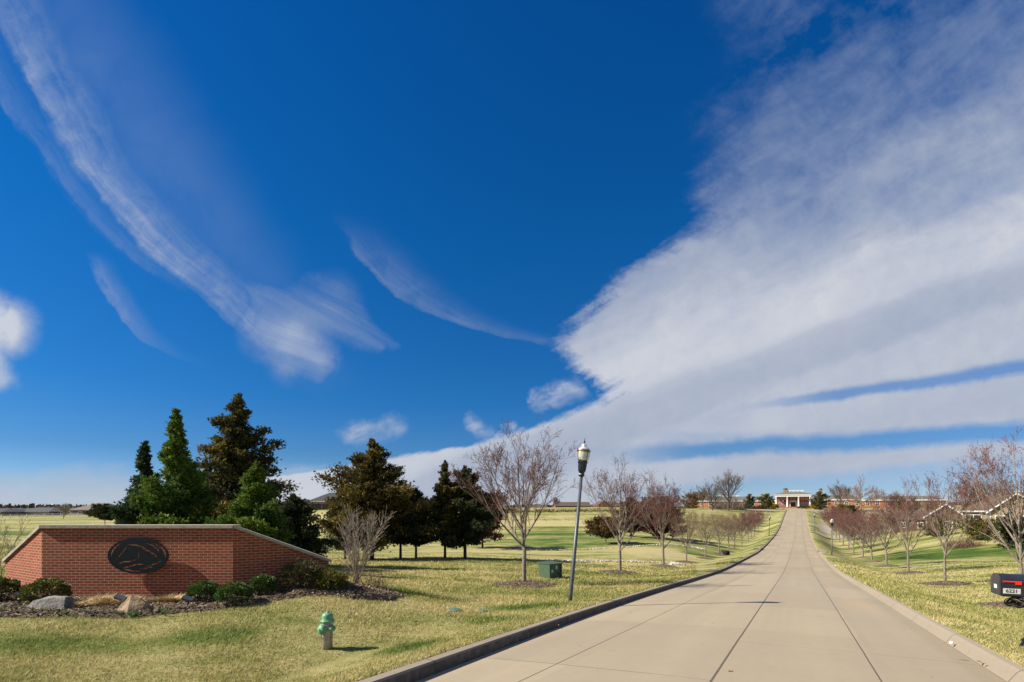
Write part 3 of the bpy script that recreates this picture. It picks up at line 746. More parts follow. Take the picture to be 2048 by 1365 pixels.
# ---------------------------------------------------------------- street lamps
def lamp_proto(loc, label):
    g = empty('street_lamp', loc, label, 'street lamp', 'lantern street lamps along the drive')
    MB().lathe([(.064, -.1), (.063, .3), (.046, 3.95)], 20).build('pole', M['lamp_paint'], g)
    MB().lathe([(.06, 3.93), (.088, 3.95), (.09, 3.99), (.075, 4.03), (.095, 4.08), (.118, 4.12), (.125, 4.2), (.135, 4.34), (.148, 4.36), (.15, 4.41), (.135, 4.425)], 32, flute=.07, smooth=False).build('capital', M['lamp_black'], g)
    MB().lathe([(.12, 4.427), (.17, 4.47), (.195, 4.56), (.2, 4.68), (.2, 4.715)], 24).build('globe', M['glass'], g)
    mb = MB().lathe([(.203, 4.70), (.207, 4.705), (.207, 4.765), (.2, 4.77)], 32); mb.build('band', M['bronze'], g)
    for i in range(4):
        a = i * math.pi / 2 + .5; mb = MB(); P = [(.135, 4.42), (.185, 4.47), (.212, 4.57), (.218, 4.7), (.222, 4.78), (.24, 4.82)]
        mb.tube([(r * math.cos(a), r * math.sin(a), z) for r, z in P], .008, 6)
        mb.build('cage_rib', M['lamp_black'], g)
    MB().lathe([(.2, 4.772), (.185, 4.80), (.14, 4.825), (.10, 4.86), (.075, 4.875), (.085, 4.89), (.08, 4.93), (.05, 4.955), (.03, 4.97)], 24).build('roof', M['clear'], g)
    MB().lathe([(.022, 4.968), (.02, 5.01), (.035, 5.03), (.012, 5.05), (.008, 5.14), (.001, 5.15)], 10).build('finial', M['lamp_black'], g)
    MB().lathe([(.03, 4.43), (.035, 4.55), (.02, 4.62)], 12).build('bulb', M['white'], g)
    return g
m, nt, b = new_mat('ribbed_glass_roof'); b.inputs['Base Color'].default_value = (.8, .82, .84, 1); b.inputs['Metallic'].default_value = .55; b.inputs['Roughness'].default_value = .28; M['clear'] = m
def lamps():
    x, y, z = at(1140, 14.5)
    L = lamp_proto((x, y, z), 'tall leaning grey street lamp nearest the camera, left of the road'); L.rotation_euler = (0, R(5.2), 0)
    L.scale = (.93, .93, .905)
    spots = [(1538, 119, 'street lamp beyond the row of roadside trees, left of the road'), (1566, 224, 'farthest street lamp left of the road, near the columned house'),
             (1663.4, 64, 'nearest of the street lamps right of the road'), (1629, 138, 'street lamp at the corner of the side drive, right of the road')]
    for px, Y, lab in spots:
        c = copy_tree(L); x, y, z = at(px, Y); c.location = (x, y, z); c.rotation_euler = (0, R(3.4) if px == 1538 else R(.8), .4); c.scale = (1.15, 1.15, .9)
        c['label'] = lab
lamps()

# ---------------------------------------------------------------- transformer cabinet, lids, slab, culvert
def cabinet():
    x, y, z = at(1101, 25.6)
    g = empty('utility_cabinet', (x, y, z), 'dark green metal utility cabinet on the lawn behind the lamp', 'utility cabinet', rz=R(38))
    MB().rbox(-.42, -.4, -.05, .42, .4, .70, .015).build('cabinet_body', M['tr_green'], g)
    mb = MB(); mb.v = []; mb.add([(-.45, -.43, .705), (.45, -.43, .705), (.45, .43, .705), (-.45, .43, .705), (-.45, -.43, .735), (.45, -.43, .735), (.45, .43, .78), (-.45, .43, .78)],
       [(0, 3, 2, 1), (4, 5, 6, 7), (0, 1, 5, 4), (1, 2, 6, 5), (2, 3, 7, 6), (3, 0, 4, 7)]); mb.build('lid', M['tr_green'], g)
    for a, b_, c, d in ((.05, .42, .2, .6), (-.3, .3, -.18, .46)):
        pass
    MB().box(-.02, -.415, .45, .08, -.4 - .004, .64).build('warning_label', M['label'], g)
    MB().box(-.3, -.415, .3, -.2, -.404, .44).build('warning_label', M['label'], g)
    MB().box(.28, -.43, .02, .30, -.403, .68).build('door_edge', M['lamp_black'], g)
    MB().rbox(.12, -.45, .2, .17, -.404, .28, .008).build('handle', M['lamp_black'], g)
    MB().box(-.55, -.52, -.2, .55, .52, -.02).build('pad', M['kerb'], g)
cabinet()
def lid(px, py, rx):
    Y = 12.9; x, y, z = at(px, Y)
    o = MB().lathe([(rx, -.02), (rx, .035), (rx * .93, .042), (.001, .044)], 28).build('valve_lid', M['lid'], None, (x, y, z)); return o
M['lid'] = mat('lid_green', (.09, .17, .13), (.06, .12, .09), 8, .7)
tag(lid(908, 1242, .19), 'larger round green valve lid flush with the lawn', 'valve lid', 'round green valve lids in the lawn')
tag(lid(965, 1242, .13), 'smaller round green valve lid flush with the lawn, nearer the kerb', 'valve lid', 'round green valve lids in the lawn')
x, y, z = at(1820, 51); tag(MB().rbox(-.95, -.35, -.1, .95, .35, .1, .02).build('concrete_slab', M['path'], None, (x, y, z), R(-4)), 'low pale concrete slab lying in the grass behind the right-hand trees', 'concrete slab')
def culvert():
    x, y, z = at(1450, 76.5)
    g = empty('culvert', (x, y, z - .1), 'dark culvert mouth with a pale flared end behind the left-hand trees', 'culvert', rz=R(25))
    MB().lathe([(.45, -.6), (.45, .5)], 20, M=Matrix.Rotation(R(90), 3, 'X'), c=(0, 0, .35)).build('pipe', M['black'], g)
    MB().add([(-.75, -.5, -.1), (-.5, .3, -.1), (-.5, .3, .75), (-.95, -.7, .1), (-.82, -.55, -.1), (-.58, .3, -.1), (-.58, .3, .78), (-1.02, -.75, .1)],
             [(0, 1, 2, 3), (7, 6, 5, 4), (0, 3, 7, 4), (3, 2, 6, 7), (1, 5, 6, 2)]).build('wing_wall', M['kerb'], g)
culvert()
def floodlight(px, Y, dz, rz, label):
    x, y, z = at(px, Y)
    g = empty('floodlight', (x, y, z + .03), label, 'floodlight', 'small garden floodlights before the brick wall', rz=rz)
    MB().tube([(0, 0, -.08), (0, 0, .14)], .018, 8).build('stake', M['lamp_black'], g)
    mb = MB(); mb.rbox(-.12, -.05, -.03, .12, .05, .04, .012)
    o = mb.build('lamp_head', M['flood'], g, (0, 0, .18)); o.rotation_euler = (R(35), R(18), 0)
M['flood'] = mat('floodlight_metal', (.05, .06, .085), (.08, .09, .12), 10, .35)
floodlight(376, 11.4, 0, .2, 'small black floodlight on a stake at the left end of the three round shrubs'); floodlight(43, 11.5, 0, .5, 'small floodlight tucked behind the grey boulder'); floodlight(241, 11.6, 0, .1, 'small floodlight behind the tan boulder')

# ---------------------------------------------------------------- boulders, riprap, small litter
def boulder(name, pts, m, loc, label, seed):
    bm = bmesh.new()
    for p in pts: bm.verts.new(p)
    bmesh.ops.convex_hull(bm, input=bm.verts[:])
    bmesh.ops.subdivide_edges(bm, edges=bm.edges[:], cuts=3, use_grid_fill=True)
    rg = random.Random(seed)
    from mathutils import noise as mn
    for v in bm.verts:
        v.co += v.co.normalized() * (mn.noise(v.co * 5 + Vector((seed, 0, 0))) * .028 + mn.noise(v.co * 14) * .018)
    me = bpy.data.meshes.new(name); bm.to_mesh(me); bm.free(); me.materials.append(m)
    return tag(link(name, me, None, loc), label, 'boulder')
x, y, z = at(90, 10.9)
boulder('boulder', [(-.5, -.1, -.1), (.47, -.12, -.1), (.48, .25, -.1), (-.42, .25, -.1), (-.46, -.05, .02), (-.2, -.02, .22), (.42, .02, .27), (.46, .15, .25), (-.1, .2, .26), (.47, -.1, .05), (-.15, -.16, .0)], M['rock_grey'], (x, y, z + .03), 'grey boulder below the left end of the brick wall', 3)
x, y, z = at(268, 10.9)
boulder('boulder', [(-.42, -.1, -.1), (.42, -.12, -.1), (.4, .25, -.1), (-.4, .25, -.1), (-.3, .0, .14), (-.06, .0, .36), (.14, .02, .32), (.36, -.05, .06), (.02, -.22, .0)], M['rock_tan'], (x, y, z + .03), 'tan boulder with a pointed top below the emblem', 9)
def riprap():
    rg = np.random.RandomState(5); V = []; F = []
    m = attr_mat('white_stone', [(0, (.22, .20, .17)), (.4, (.36, .33, .28)), (1, (.56, .53, .47))], .9)
    def run(pts, w, dens, size):
        out = []
        for (p0, Y0), (p1, Y1) in zip(pts[:-1], pts[1:]):
            a = Vector(((p0 - 1024) / 1024 * Y0, Y0)); b_ = Vector(((p1 - 1024) / 1024 * Y1, Y1)); L = (b_ - a).length
            for i in range(int(L * dens * w)):
                t = rg.rand(); p = a.lerp(b_, t); p += Vector((rg.normal() * .2, rg.normal() * w * .35)); out.append((p.x, p.y, size * rg.uniform(.5, 1.3)))
        return out
    S = run([(1112, 48.5), (1180, 48.8), (1250, 49.3), (1320, 49.6), (1362, 50)], 1.1, 16, .12) + run([(1330, 49.6), (1362, 50)], 1.9, 18, .15) \
      + run([(1000, 69), (1075, 68), (1150, 68), (1230, 70), (1290, 74), (1340, 78), (1380, 78), (1410, 80)], .55, 9, .13) + run([(1370, 78), (1405, 79)], 1.3, 12, .15)
    zz = gz_arr([s[0] for s in S], [s[1] for s in S]); fc = []
    base = np.array([(1, 0, -.3), (0, 1, -.3), (-1, 0, -.3), (0, -1, -.3), (.5, .5, .6), (-.5, .5, .5), (-.5, -.5, .65), (.5, -.5, .5)])
    fs = [(0, 1, 4, 4), (1, 5, 4, 4), (1, 2, 5, 5), (2, 6, 5, 5), (2, 3, 6, 6), (3, 7, 6, 6), (3, 0, 7, 7), (0, 4, 7, 7), (4, 5, 6, 7)]
    mb = MB(); rnd = []
    for (x, y, s), z in zip(S, zz):
        a = rg.rand() * 6; c, sn = math.cos(a), math.sin(a); q = base * rg.uniform(.7, 1.25, base.shape) * s
        pts = [(x + p[0] * c - p[1] * sn, y + p[0] * sn + p[1] * c, z + .05 + p[2] * .8) for p in q]
        f = [tuple(dict.fromkeys(t)) for t in fs]; mb.add(pts, f); rnd += [rg.rand()] * len(f)
    o = mb.build('riprap', m); at_ = o.data.attributes.new('rnd', 'FLOAT', 'FACE'); at_.data.foreach_set('value', rnd)
    tag(o, 'bands of broken white stones lining the drainage swales', 'stones', kind='stuff')
riprap()
def on_road(px, py):
    lo, hi = 4.0, 30.0
    for _ in range(40):
        mY = (lo + hi) / 2; x = (px - 1024) / 1024 * mY; s, t = st(x, mY)
        if -(py - 1012) / 1024 * mY > float(road_z(s, t)) + .01: lo = mY
        else: hi = mY
    return ((px - 1024) / 1024 * lo, lo, float(road_z(*st((px - 1024) / 1024 * lo, lo))) + .03)
x, y, z = on_road(1903, 1293)
prof = [(.0215 * math.sin(math.pi * i / 10) + .0001, .0215 - .0215 * math.cos(math.pi * i / 10)) for i in range(11)]
tag(MB().lathe([(r * 1.4, q * 1.4) for r, q in prof], 16).build('golf_ball', M['white'], None, (x, y, z + .004)), 'small white golf ball lying in the right gutter', 'golf ball')
def leaf(px, py, rz, s, lab, ci):
    x, y, z = on_road(px, py); P = [(-1, 0), (-.5, .35), (-.2, .22), (.1, .5), (.4, .25), (1, .05), (.45, -.2), (.15, -.5), (-.2, -.25), (-.5, -.38)]
    vs = [(p[0] * s, p[1] * s, .012 + .25 * s * abs(p[1]) + (.2 * s if abs(p[0]) > .8 else 0)) for p in P] + [(0, 0, .008)]
    fs = [(i, (i + 1) % 10, 10) for i in range(10)]
    vs2 = [(a, b, c - .003) for a, b, c in vs]; k = 11
    fs2 = fs + [(q + k, p + k, r + k) for p, q, r in fs]
    tag(MB().add(vs + vs2, fs2).build('dead_leaf', M['leaf'], None, (x, y, z + .01), rz), lab, 'leaf', 'dead leaves in the gutter')
M['leaf'] = mat('dry_leaf', (.30, .18, .07), (.2, .11, .045), 20, .8)
leaf(1958, 1329, .3, .05, 'left one of the two curled brown leaves in the right gutter', 0); leaf(1966, 1333, 2.0, .04, 'right one of the two curled brown leaves in the right gutter', 1)
leaf(1116, 1255, 1.0, .05, 'curled brown leaf below the left kerb', 0)
leaf(1461, 1349, .6, .05, 'dark flattened leaf beside the centre joint of the road', 0)

# ---------------------------------------------------------------- mailbox
def text_mesh(s, size, name, m, ext=.0015):
    cu = bpy.data.curves.new(name, 'FONT'); cu.body = s; cu.size = size; cu.extrude = ext; cu.align_x = 'CENTER'; cu.align_y = 'CENTER'; cu.offset = .0012
    t = bpy.data.objects.new(name, cu); C.objects.link(t); bpy.context.view_layer.update()
    me = bpy.data.meshes.new_from_object(t.evaluated_get(bpy.context.evaluated_depsgraph_get())); bpy.data.objects.remove(t)
    me.materials.clear(); me.materials.append(m); return link(name, me)
def mailbox():
    Y = 8.0; x = 8.09; z = gz(x, Y)
    g = empty('mailbox', (x, Y, z), 'large black kerbside mailbox with a raised red flag bar and house number', 'mailbox', rz=R(-24))
    top = -1.075 - z; bot = -1.405 - z; w = .15; r = w
    prof = [(-w, bot), (w, bot), (w, top - r * .9)] + [(w * math.cos(a), top - r * .9 + r * .9 * math.sin(a)) for a in [math.pi * i / 12 for i in range(1, 12)]] + [(-w, top - r * .9)]
    xl = -.41; L = .6
    mb = MB().prism(prof, xl + .012, xl + L, axis='x'); mb.build('box', M['box_navy'], g)
    MB().prism([(a * 1.03, b_ + (.004 if b_ > bot + .1 else 0)) for a, b_ in prof], xl - .01, xl + .011, axis='x').build('door', M['box_door'], g)
    MB().rbox(xl + .03, -w - .014, top - .118, xl + .25, -w - .004, top - .098, .003).rbox(xl + .18, -w - .015, top - .152, xl + .255, -w - .003, top - .1, .003).build('flag', M['red'], g)
    p = MB().box(xl + .035, -w - .004, bot + .035, xl + .245, -w - .0015, bot + .115).build('number_plate', M['label'], g)
    t = text_mesh('6221', .074, 'house_number', M['lamp_black']); t.parent = p; t.location = (xl + .14, -w - .005, bot + .075); t.rotation_euler = (R(90), 0, 0)
    MB().box(xl - .013, -.07, bot + .1, xl - .0105, .02, bot + .16).build('sticker', M['white'], g)
    MB().rbox(-.34, -.05, bot - .03, .1, .05, bot - .003, .006).build('bracket', M['iron'], g)
    o = emblem_mesh('emblem', .152, .088, .01, solid=False); o.data.materials.append(M['iron']); o.parent = g; o.location = (-.17, -.03, bot - .115); o.rotation_euler = (R(90), 0, 0)
    MB().tube([(-.05, -.03, bot - .11), (-.02, -.03, bot - .11)], .012, 6).build('bracket_rod', M['iron'], g)
    MB().lathe([(.045, bot - .03), (.04, .62), (.06, .6), (.075, .585), (.06, .56), (.052, .54), (.055, .25), (.075, .22), (.06, .2), (.075, .17), (.1, .14), (.085, .11), (.1, .09), (.125, .03), (.125, -.05)][::-1], 24, flute=.05, smooth=False).build('post', M['iron'], g)
mailbox()
# ---------------------------------------------------------------- trees
def tubes_np(lines, sides):
    """lines: list of (pts (n,3), radii (n)) -> V, F (quads), tip-open tubes, vectorised per line"""
    Vs, Fs, off = [], [], 0
    cs = np.array([(math.cos(2 * math.pi * k / sides), math.sin(2 * math.pi * k / sides)) for k in range(sides)])
    for P, r in lines:
        n = len(P); d = np.gradient(P, axis=0); d /= np.linalg.norm(d, axis=1)[:, None] + 1e-9
        up = np.array([0, 0, 1.0]) if abs(d[0, 2]) < .9 else np.array([1.0, 0, 0])
        u = np.cross(d, up); u /= np.linalg.norm(u, axis=1)[:, None] + 1e-9; w = np.cross(d, u)
        V = P[:, None] + (u[:, None] * cs[None, :, :1] + w[:, None] * cs[None, :, 1:]) * np.asarray(r)[:, None, None]
        Vs.append(V.reshape(-1, 3)); i = np.arange(n - 1)[:, None] * sides; k = np.arange(sides)[None]
        a = (i + k).ravel(); b = (i + (k + 1) % sides).ravel()
        Fs.append(np.stack([a, b, b + sides, a + sides], 1) + off); off += n * sides
    return np.concatenate(Vs), np.concatenate(Fs)
def grow(rg, p, d, L, n, wob, lift):
    P = [p.copy()]; d = d / np.linalg.norm(d); st_ = L / n
    for i in range(n):
        d = d + rg.normal(0, wob, 3); d[2] += lift; d /= np.linalg.norm(d); P.append(P[-1] + d * st_)
    return np.array(P)
def perp(rg, d, ang):
    a = rg.normal(0, 1, 3); a -= d * a.dot(d); a /= np.linalg.norm(a); return d * math.cos(ang) + a * math.sin(ang)
def bare_tree(seed, H=6.8, trunk=1.55, tr=.095, spread=.55, scaff=9, lift=.05, buds=1.0, subs=(9, 8, 4), twig=.0065, leader=True, low=0.0, round_=0.0):
    """a winter street tree: short trunk, ascending scaffold limbs, fine straight twigs with swelling buds"""
    rg = np.random.RandomState(seed); big, mid, fine, nodes = [], [], [], []
    base = np.zeros(3); T = grow(rg, base, np.array([rg.normal(0, .02), rg.normal(0, .02), 1.0]), trunk, 6, .012, 0)
    tr_l = [(np.vstack([T[:1] - [0, 0, .15], T]), np.concatenate([[tr * 1.5, tr * 1.25], np.linspace(tr * 1.02, tr * .9, 6)]))]
    top = T[-1]
    limbs = []
    if leader:
        Ld = grow(rg, top, np.array([rg.normal(0, .05), rg.normal(0, .05), 1.0]), H - trunk - .3, 12, .05, .05)
        limbs.append((Ld, tr * .75, 1))
    for i in range(scaff):
        a = 2 * math.pi * (i / scaff * 2.4 + rg.uniform(-.06, .06)); h = (i / scaff) ** 1.2
        st0 = top - np.array([0, 0, .12]) if not leader else Ld[0] + (Ld[min(5, len(Ld) - 1)] - Ld[0]) * h * .95
        elev = R(48 + 20 * h + rg.uniform(-8, 8)) if not low else R(20 + 30 * h)
        el = elev * (1 - .3 * (spread - .5)); d = np.array([math.cos(a) * math.cos(el), math.sin(a) * math.cos(el), math.sin(el)])
        L = (H - trunk) * (.93 - .42 * h) * rg.uniform(.85, 1.05) * (1 - round_ * .2)
        limbs.append((grow(rg, st0, d, L, 9, .05, lift), tr * (.62 - .25 * h), 1))
    for P, r0, _ in limbs:
        n = len(P); rr = np.linspace(r0, max(twig, r0 * .12), n); big.append((P, rr * .85)); L = np.linalg.norm(P[-1] - P[0])
        for k in range(subs[0]):
            t = rg.uniform(.14, .97); i = int(t * (n - 1)); f = t * (n - 1) - i; p = P[i] * (1 - f) + P[min(i + 1, n - 1)] * f; dd = P[min(i + 1, n - 1)] - P[max(i - 1, 0)]; dd = dd / np.linalg.norm(dd)
            q = grow(rg, p, perp(rg, dd, R(rg.uniform(24, 48))) + [0, 0, .18], L * (.62 - .4 * t) * rg.uniform(.7, 1.2), 6, .055, .035); rq = max(twig * 1.1, rr[i] * .38)
            mid.append((q, np.linspace(rq, twig * .8, 7))); L2 = np.linalg.norm(q[-1] - q[0])
            for k2 in range(subs[1]):
                t2 = rg.uniform(.15, 1.0); i2 = min(int(t2 * 6), 5); p2 = q[i2] + (q[i2 + 1] - q[i2]) * (t2 * 6 - i2); d2 = q[i2 + 1] - q[i2]; d2 = d2 / np.linalg.norm(d2)
                q2 = grow(rg, p2, perp(rg, d2, R(rg.uniform(20, 50))) + [0, 0, .15], rg.uniform(.22, .62) * (H / 6.8), 3, .07, .03)
                fine.append((q2, np.linspace(twig, twig * .5, 4))); nodes.append(q2)
                for k3 in range(subs[2]):
                    t3 = rg.uniform(.2, 1); i3 = min(int(t3 * 3), 2); p3 = q2[i3] + (q2[i3 + 1] - q2[i3]) * (t3 * 3 - i3); d3 = q2[i3 + 1] - q2[i3]; d3 = d3 / np.linalg.norm(d3)
                    q3 = grow(rg, p3, perp(rg, d3, R(rg.uniform(25, 55))), rg.uniform(.08, .24) * (H / 6.8), 1, 0, 0)
                    fine.append((q3, np.array([twig * .7, twig * .4]))); nodes.append(q3)
    V1, F1 = tubes_np(tr_l, 12); Vb, Fb = tubes_np(big, 6); Vm, Fm = tubes_np(mid, 4); Vf, Ff = tubes_np(fine, 3)
    V = np.concatenate([Vb, Vm, Vf]); F = np.concatenate([Fb, Fm + len(Vb), Ff + len(Vb) + len(Vm)]); mi = np.concatenate([np.zeros(len(Fb) + len(Fm)), np.ones(len(Ff))])
    rnd = rg.rand(len(F))
    if buds:
        pts = []
        for q in nodes:
            k = max(1, int(rg.poisson(3.2 * buds)));
            for t in rg.uniform(.1, 1, k):
                i = min(int(t * (len(q) - 1)), len(q) - 2); pts.append(q[i] + (q[i + 1] - q[i]) * (t * (len(q) - 1) - i))
        pts = np.array(pts); n = len(pts); s = rg.uniform(.007, .017, n)[:, None] * (H / 6.8) ** .3; pts = pts + rg.normal(0, .007, pts.shape)
        D = rg.normal(0, 1, (n, 3)); D /= np.linalg.norm(D, axis=1)[:, None]; U = np.cross(D, rg.normal(0, 1, (n, 3))); U /= np.linalg.norm(U, axis=1)[:, None]; W = np.cross(D, U)
        B = np.stack([pts + U * s, pts + W * s, pts - (U + W) * s * .7, pts + D * s * 1.9], 1).reshape(-1, 3); o = np.arange(n)[:, None] * 4
        BF = np.concatenate([o + np.array([[0, 1, 3, 3]]), o + np.array([[1, 2, 3, 3]]), o + np.array([[2, 0, 3, 3]])])
        return V1, F1, V, F, mi, rnd, B, BF[:, :3], rg
    return V1, F1, V, F, mi, rnd, None, None, rg
M['bark'] = mat('grey_bark', (.25, .21, .165), (.15, .12, .095), 9, .9, bmp=.5, bscale=40)
M['bark_dark'] = mat('brown_bark', (.11, .085, .065), (.055, .042, .034), 9, .95, bmp=.6, bscale=30)
M['twig'] = attr_mat('red_twigs', [(0, (.085, .045, .038)), (.5, (.145, .075, .06)), (1, (.22, .14, .105))], .8)
M['twig_tan'] = attr_mat('tan_twigs', [(0, (.15, .105, .065)), (.5, (.23, .165, .10)), (1, (.33, .25, .15))], .8)
M['twig_grey'] = attr_mat('grey_twigs', [(0, (.13, .10, .085)), (1, (.27, .22, .18))], .85)
M['twig_pale'] = attr_mat('pale_twigs', [(0, (.20, .165, .125)), (1, (.40, .34, .27))], .85)
M['bud'] = mat('red_buds', (.16, .03, .03), (.22, .06, .048), 30, .6)
M['bud_tan'] = mat('tan_buds', (.25, .175, .09), (.18, .11, .06), 30, .7)
def mesh_tree(name, seed, mats, loc, label, cat, group=None, rz=0, s=1.0, **kw):
    V1, F1, V, F, mi, rnd, B, BF, rg = bare_tree(seed, **kw)
    g = empty(name, loc, label, cat, group, rz); g.scale = (s, s, s)
    np_mesh('trunk', V1, F1, mats[0], smooth=True, parent=g)
    cr = np_mesh('crown', V, F, [mats[1], mats[2]], rnd=rnd, mi=mi, parent=g)
    if B is not None: np_mesh('buds', B, BF, mats[3], parent=g)
    return g
def dup(src, loc, label, rz, s, sz=None):
    c = copy_tree(src); c.location = loc; c.rotation_euler = (0, 0, rz); c.scale = (s, s, sz or s); c['label'] = label; return c
ORD = ['nearest', 'second', 'third', 'fourth', 'fifth', 'sixth', 'seventh', 'eighth', 'ninth', 'tenth', 'eleventh', 'twelfth', 'thirteenth', 'fourteenth']
def avenue():
    MT = [M['bark'], M['bark'], M['twig'], M['bud']]; MT2 = [M['bark'], M['bark'], M['twig_tan'], M['bud_tan']]; GL = 'bare budding trees in a row left of the road'; GR = 'bare budding trees in a row right of the road'
    left = [(1048,22),(1240,33.8),(1327,44.6),(1373,53.7),(1411,64.6),(1438,75.5),(1457,85.7),(1469,94),(1484,105.6),(1496,118),(1503,127),(1509,136),(1516,147)]
    hl = [6.75, 7.3, 7.3, 5.4, 5.9, 6.2, 6.4, 6.4, 6.6, 7, 7, 7, 7]
    right = [(2041,22),(1890,33.3),(1816.6,44.6),(1773,55.6),(1744,66.4),(1726,76),(1707,89),(1697,98),(1686,110),(1679,120),(1672,131),(1667,140)]
    hr = [7.4, 7.3, 7.6, 6.9, 7, 7, 7.3, 7.4, 7.6, 7.8, 8, 8]
    A = mesh_tree('street_tree', 11, MT, (0, 0, 0), 'x', 'tree', GL, H=6.8, subs=(12, 8, 3), scaff=11, buds=.65, twig=.0055)
    Bt = mesh_tree('street_tree', 23, MT, (0, 0, 0), 'x', 'tree', GL, H=6.8, subs=(12, 8, 3), scaff=10, trunk=1.35, buds=.65, twig=.0058)
    Cc = mesh_tree('street_tree', 37, MT, (0, 0, 0), 'x', 'tree', GR, H=6.8, subs=(14, 10, 3), scaff=12, trunk=1.3)
    Dd = mesh_tree('street_tree', 49, MT, (0, 0, 0), 'x', 'tree', GR, H=6.8, subs=(14, 9, 3), scaff=11, trunk=1.45)
    F_ = mesh_tree('street_tree', 53, MT2, (0, 0, 0), 'x', 'tree', GL, H=6.8, subs=(12, 8, 2), scaff=10)
    Nr = mesh_tree('street_tree', 71, MT, (0, 0, 0), 'x', 'tree', GR, H=6.8, subs=(10, 7, 3), scaff=9, trunk=1.5)
    protos = [A, Bt, Cc, Dd, F_, Nr]; used = set(); rg = random.Random(2)
    for side, row, hs, G in (('left', left, hl, GL), ('right', right, hr, GR)):
        for i, ((px, Y), h) in enumerate(zip(row, hs)):
            last = i == len(row) - 1
            lab = ('%s bare tree of the %s-hand roadside row' % ('farthest' if last else ORD[i] + ('' if i == 0 else ' from the camera,'), side)) if i == 0 or last else '%s bare tree from the camera in the %s-hand roadside row' % (ORD[i], side)
            k = ([0, 1, 3, 4, 4, 4, 4, 0, 2, 3, 0, 2, 3][i]) if side == 'left' else [5, 5, 1, 3, 0, 2, 3, 2, 0, 2, 3, 2][i]
            p = protos[k]; loc = at(px, Y); s = h / 6.8
            if k not in used: used.add(k); o = p; o.location = loc; o.scale = (s, s, s); o.rotation_euler = (0, 0, rg.uniform(0, 6)); o['label'] = lab
            else: o = dup(p, loc, lab, rg.uniform(0, 6), s)
            o['group'] = G
            if side == 'left' and i in (0,): o.rotation_euler = (0, R(2), 2.1)
            if side == 'right' and i > 3: o.scale = (s * 1.12, s * 1.12, s)
            if side == 'right' and i < 3: o.scale = (s * .8, s * .8, s)
            if side == 'right' and i == 0: o.rotation_euler = (0, 0, 1.2)
            if i < 8 or side == 'right' and i < 9:
                ring(loc[0], loc[1], 1.45 if i < 2 else 1.25, 'mulch ring around the %s tree %sof the %s-hand row' % (ORD[i], '' if i == 0 else 'from the camera ', side), 2600 if i < 2 else (500 if i < 4 else 1))
avenue()

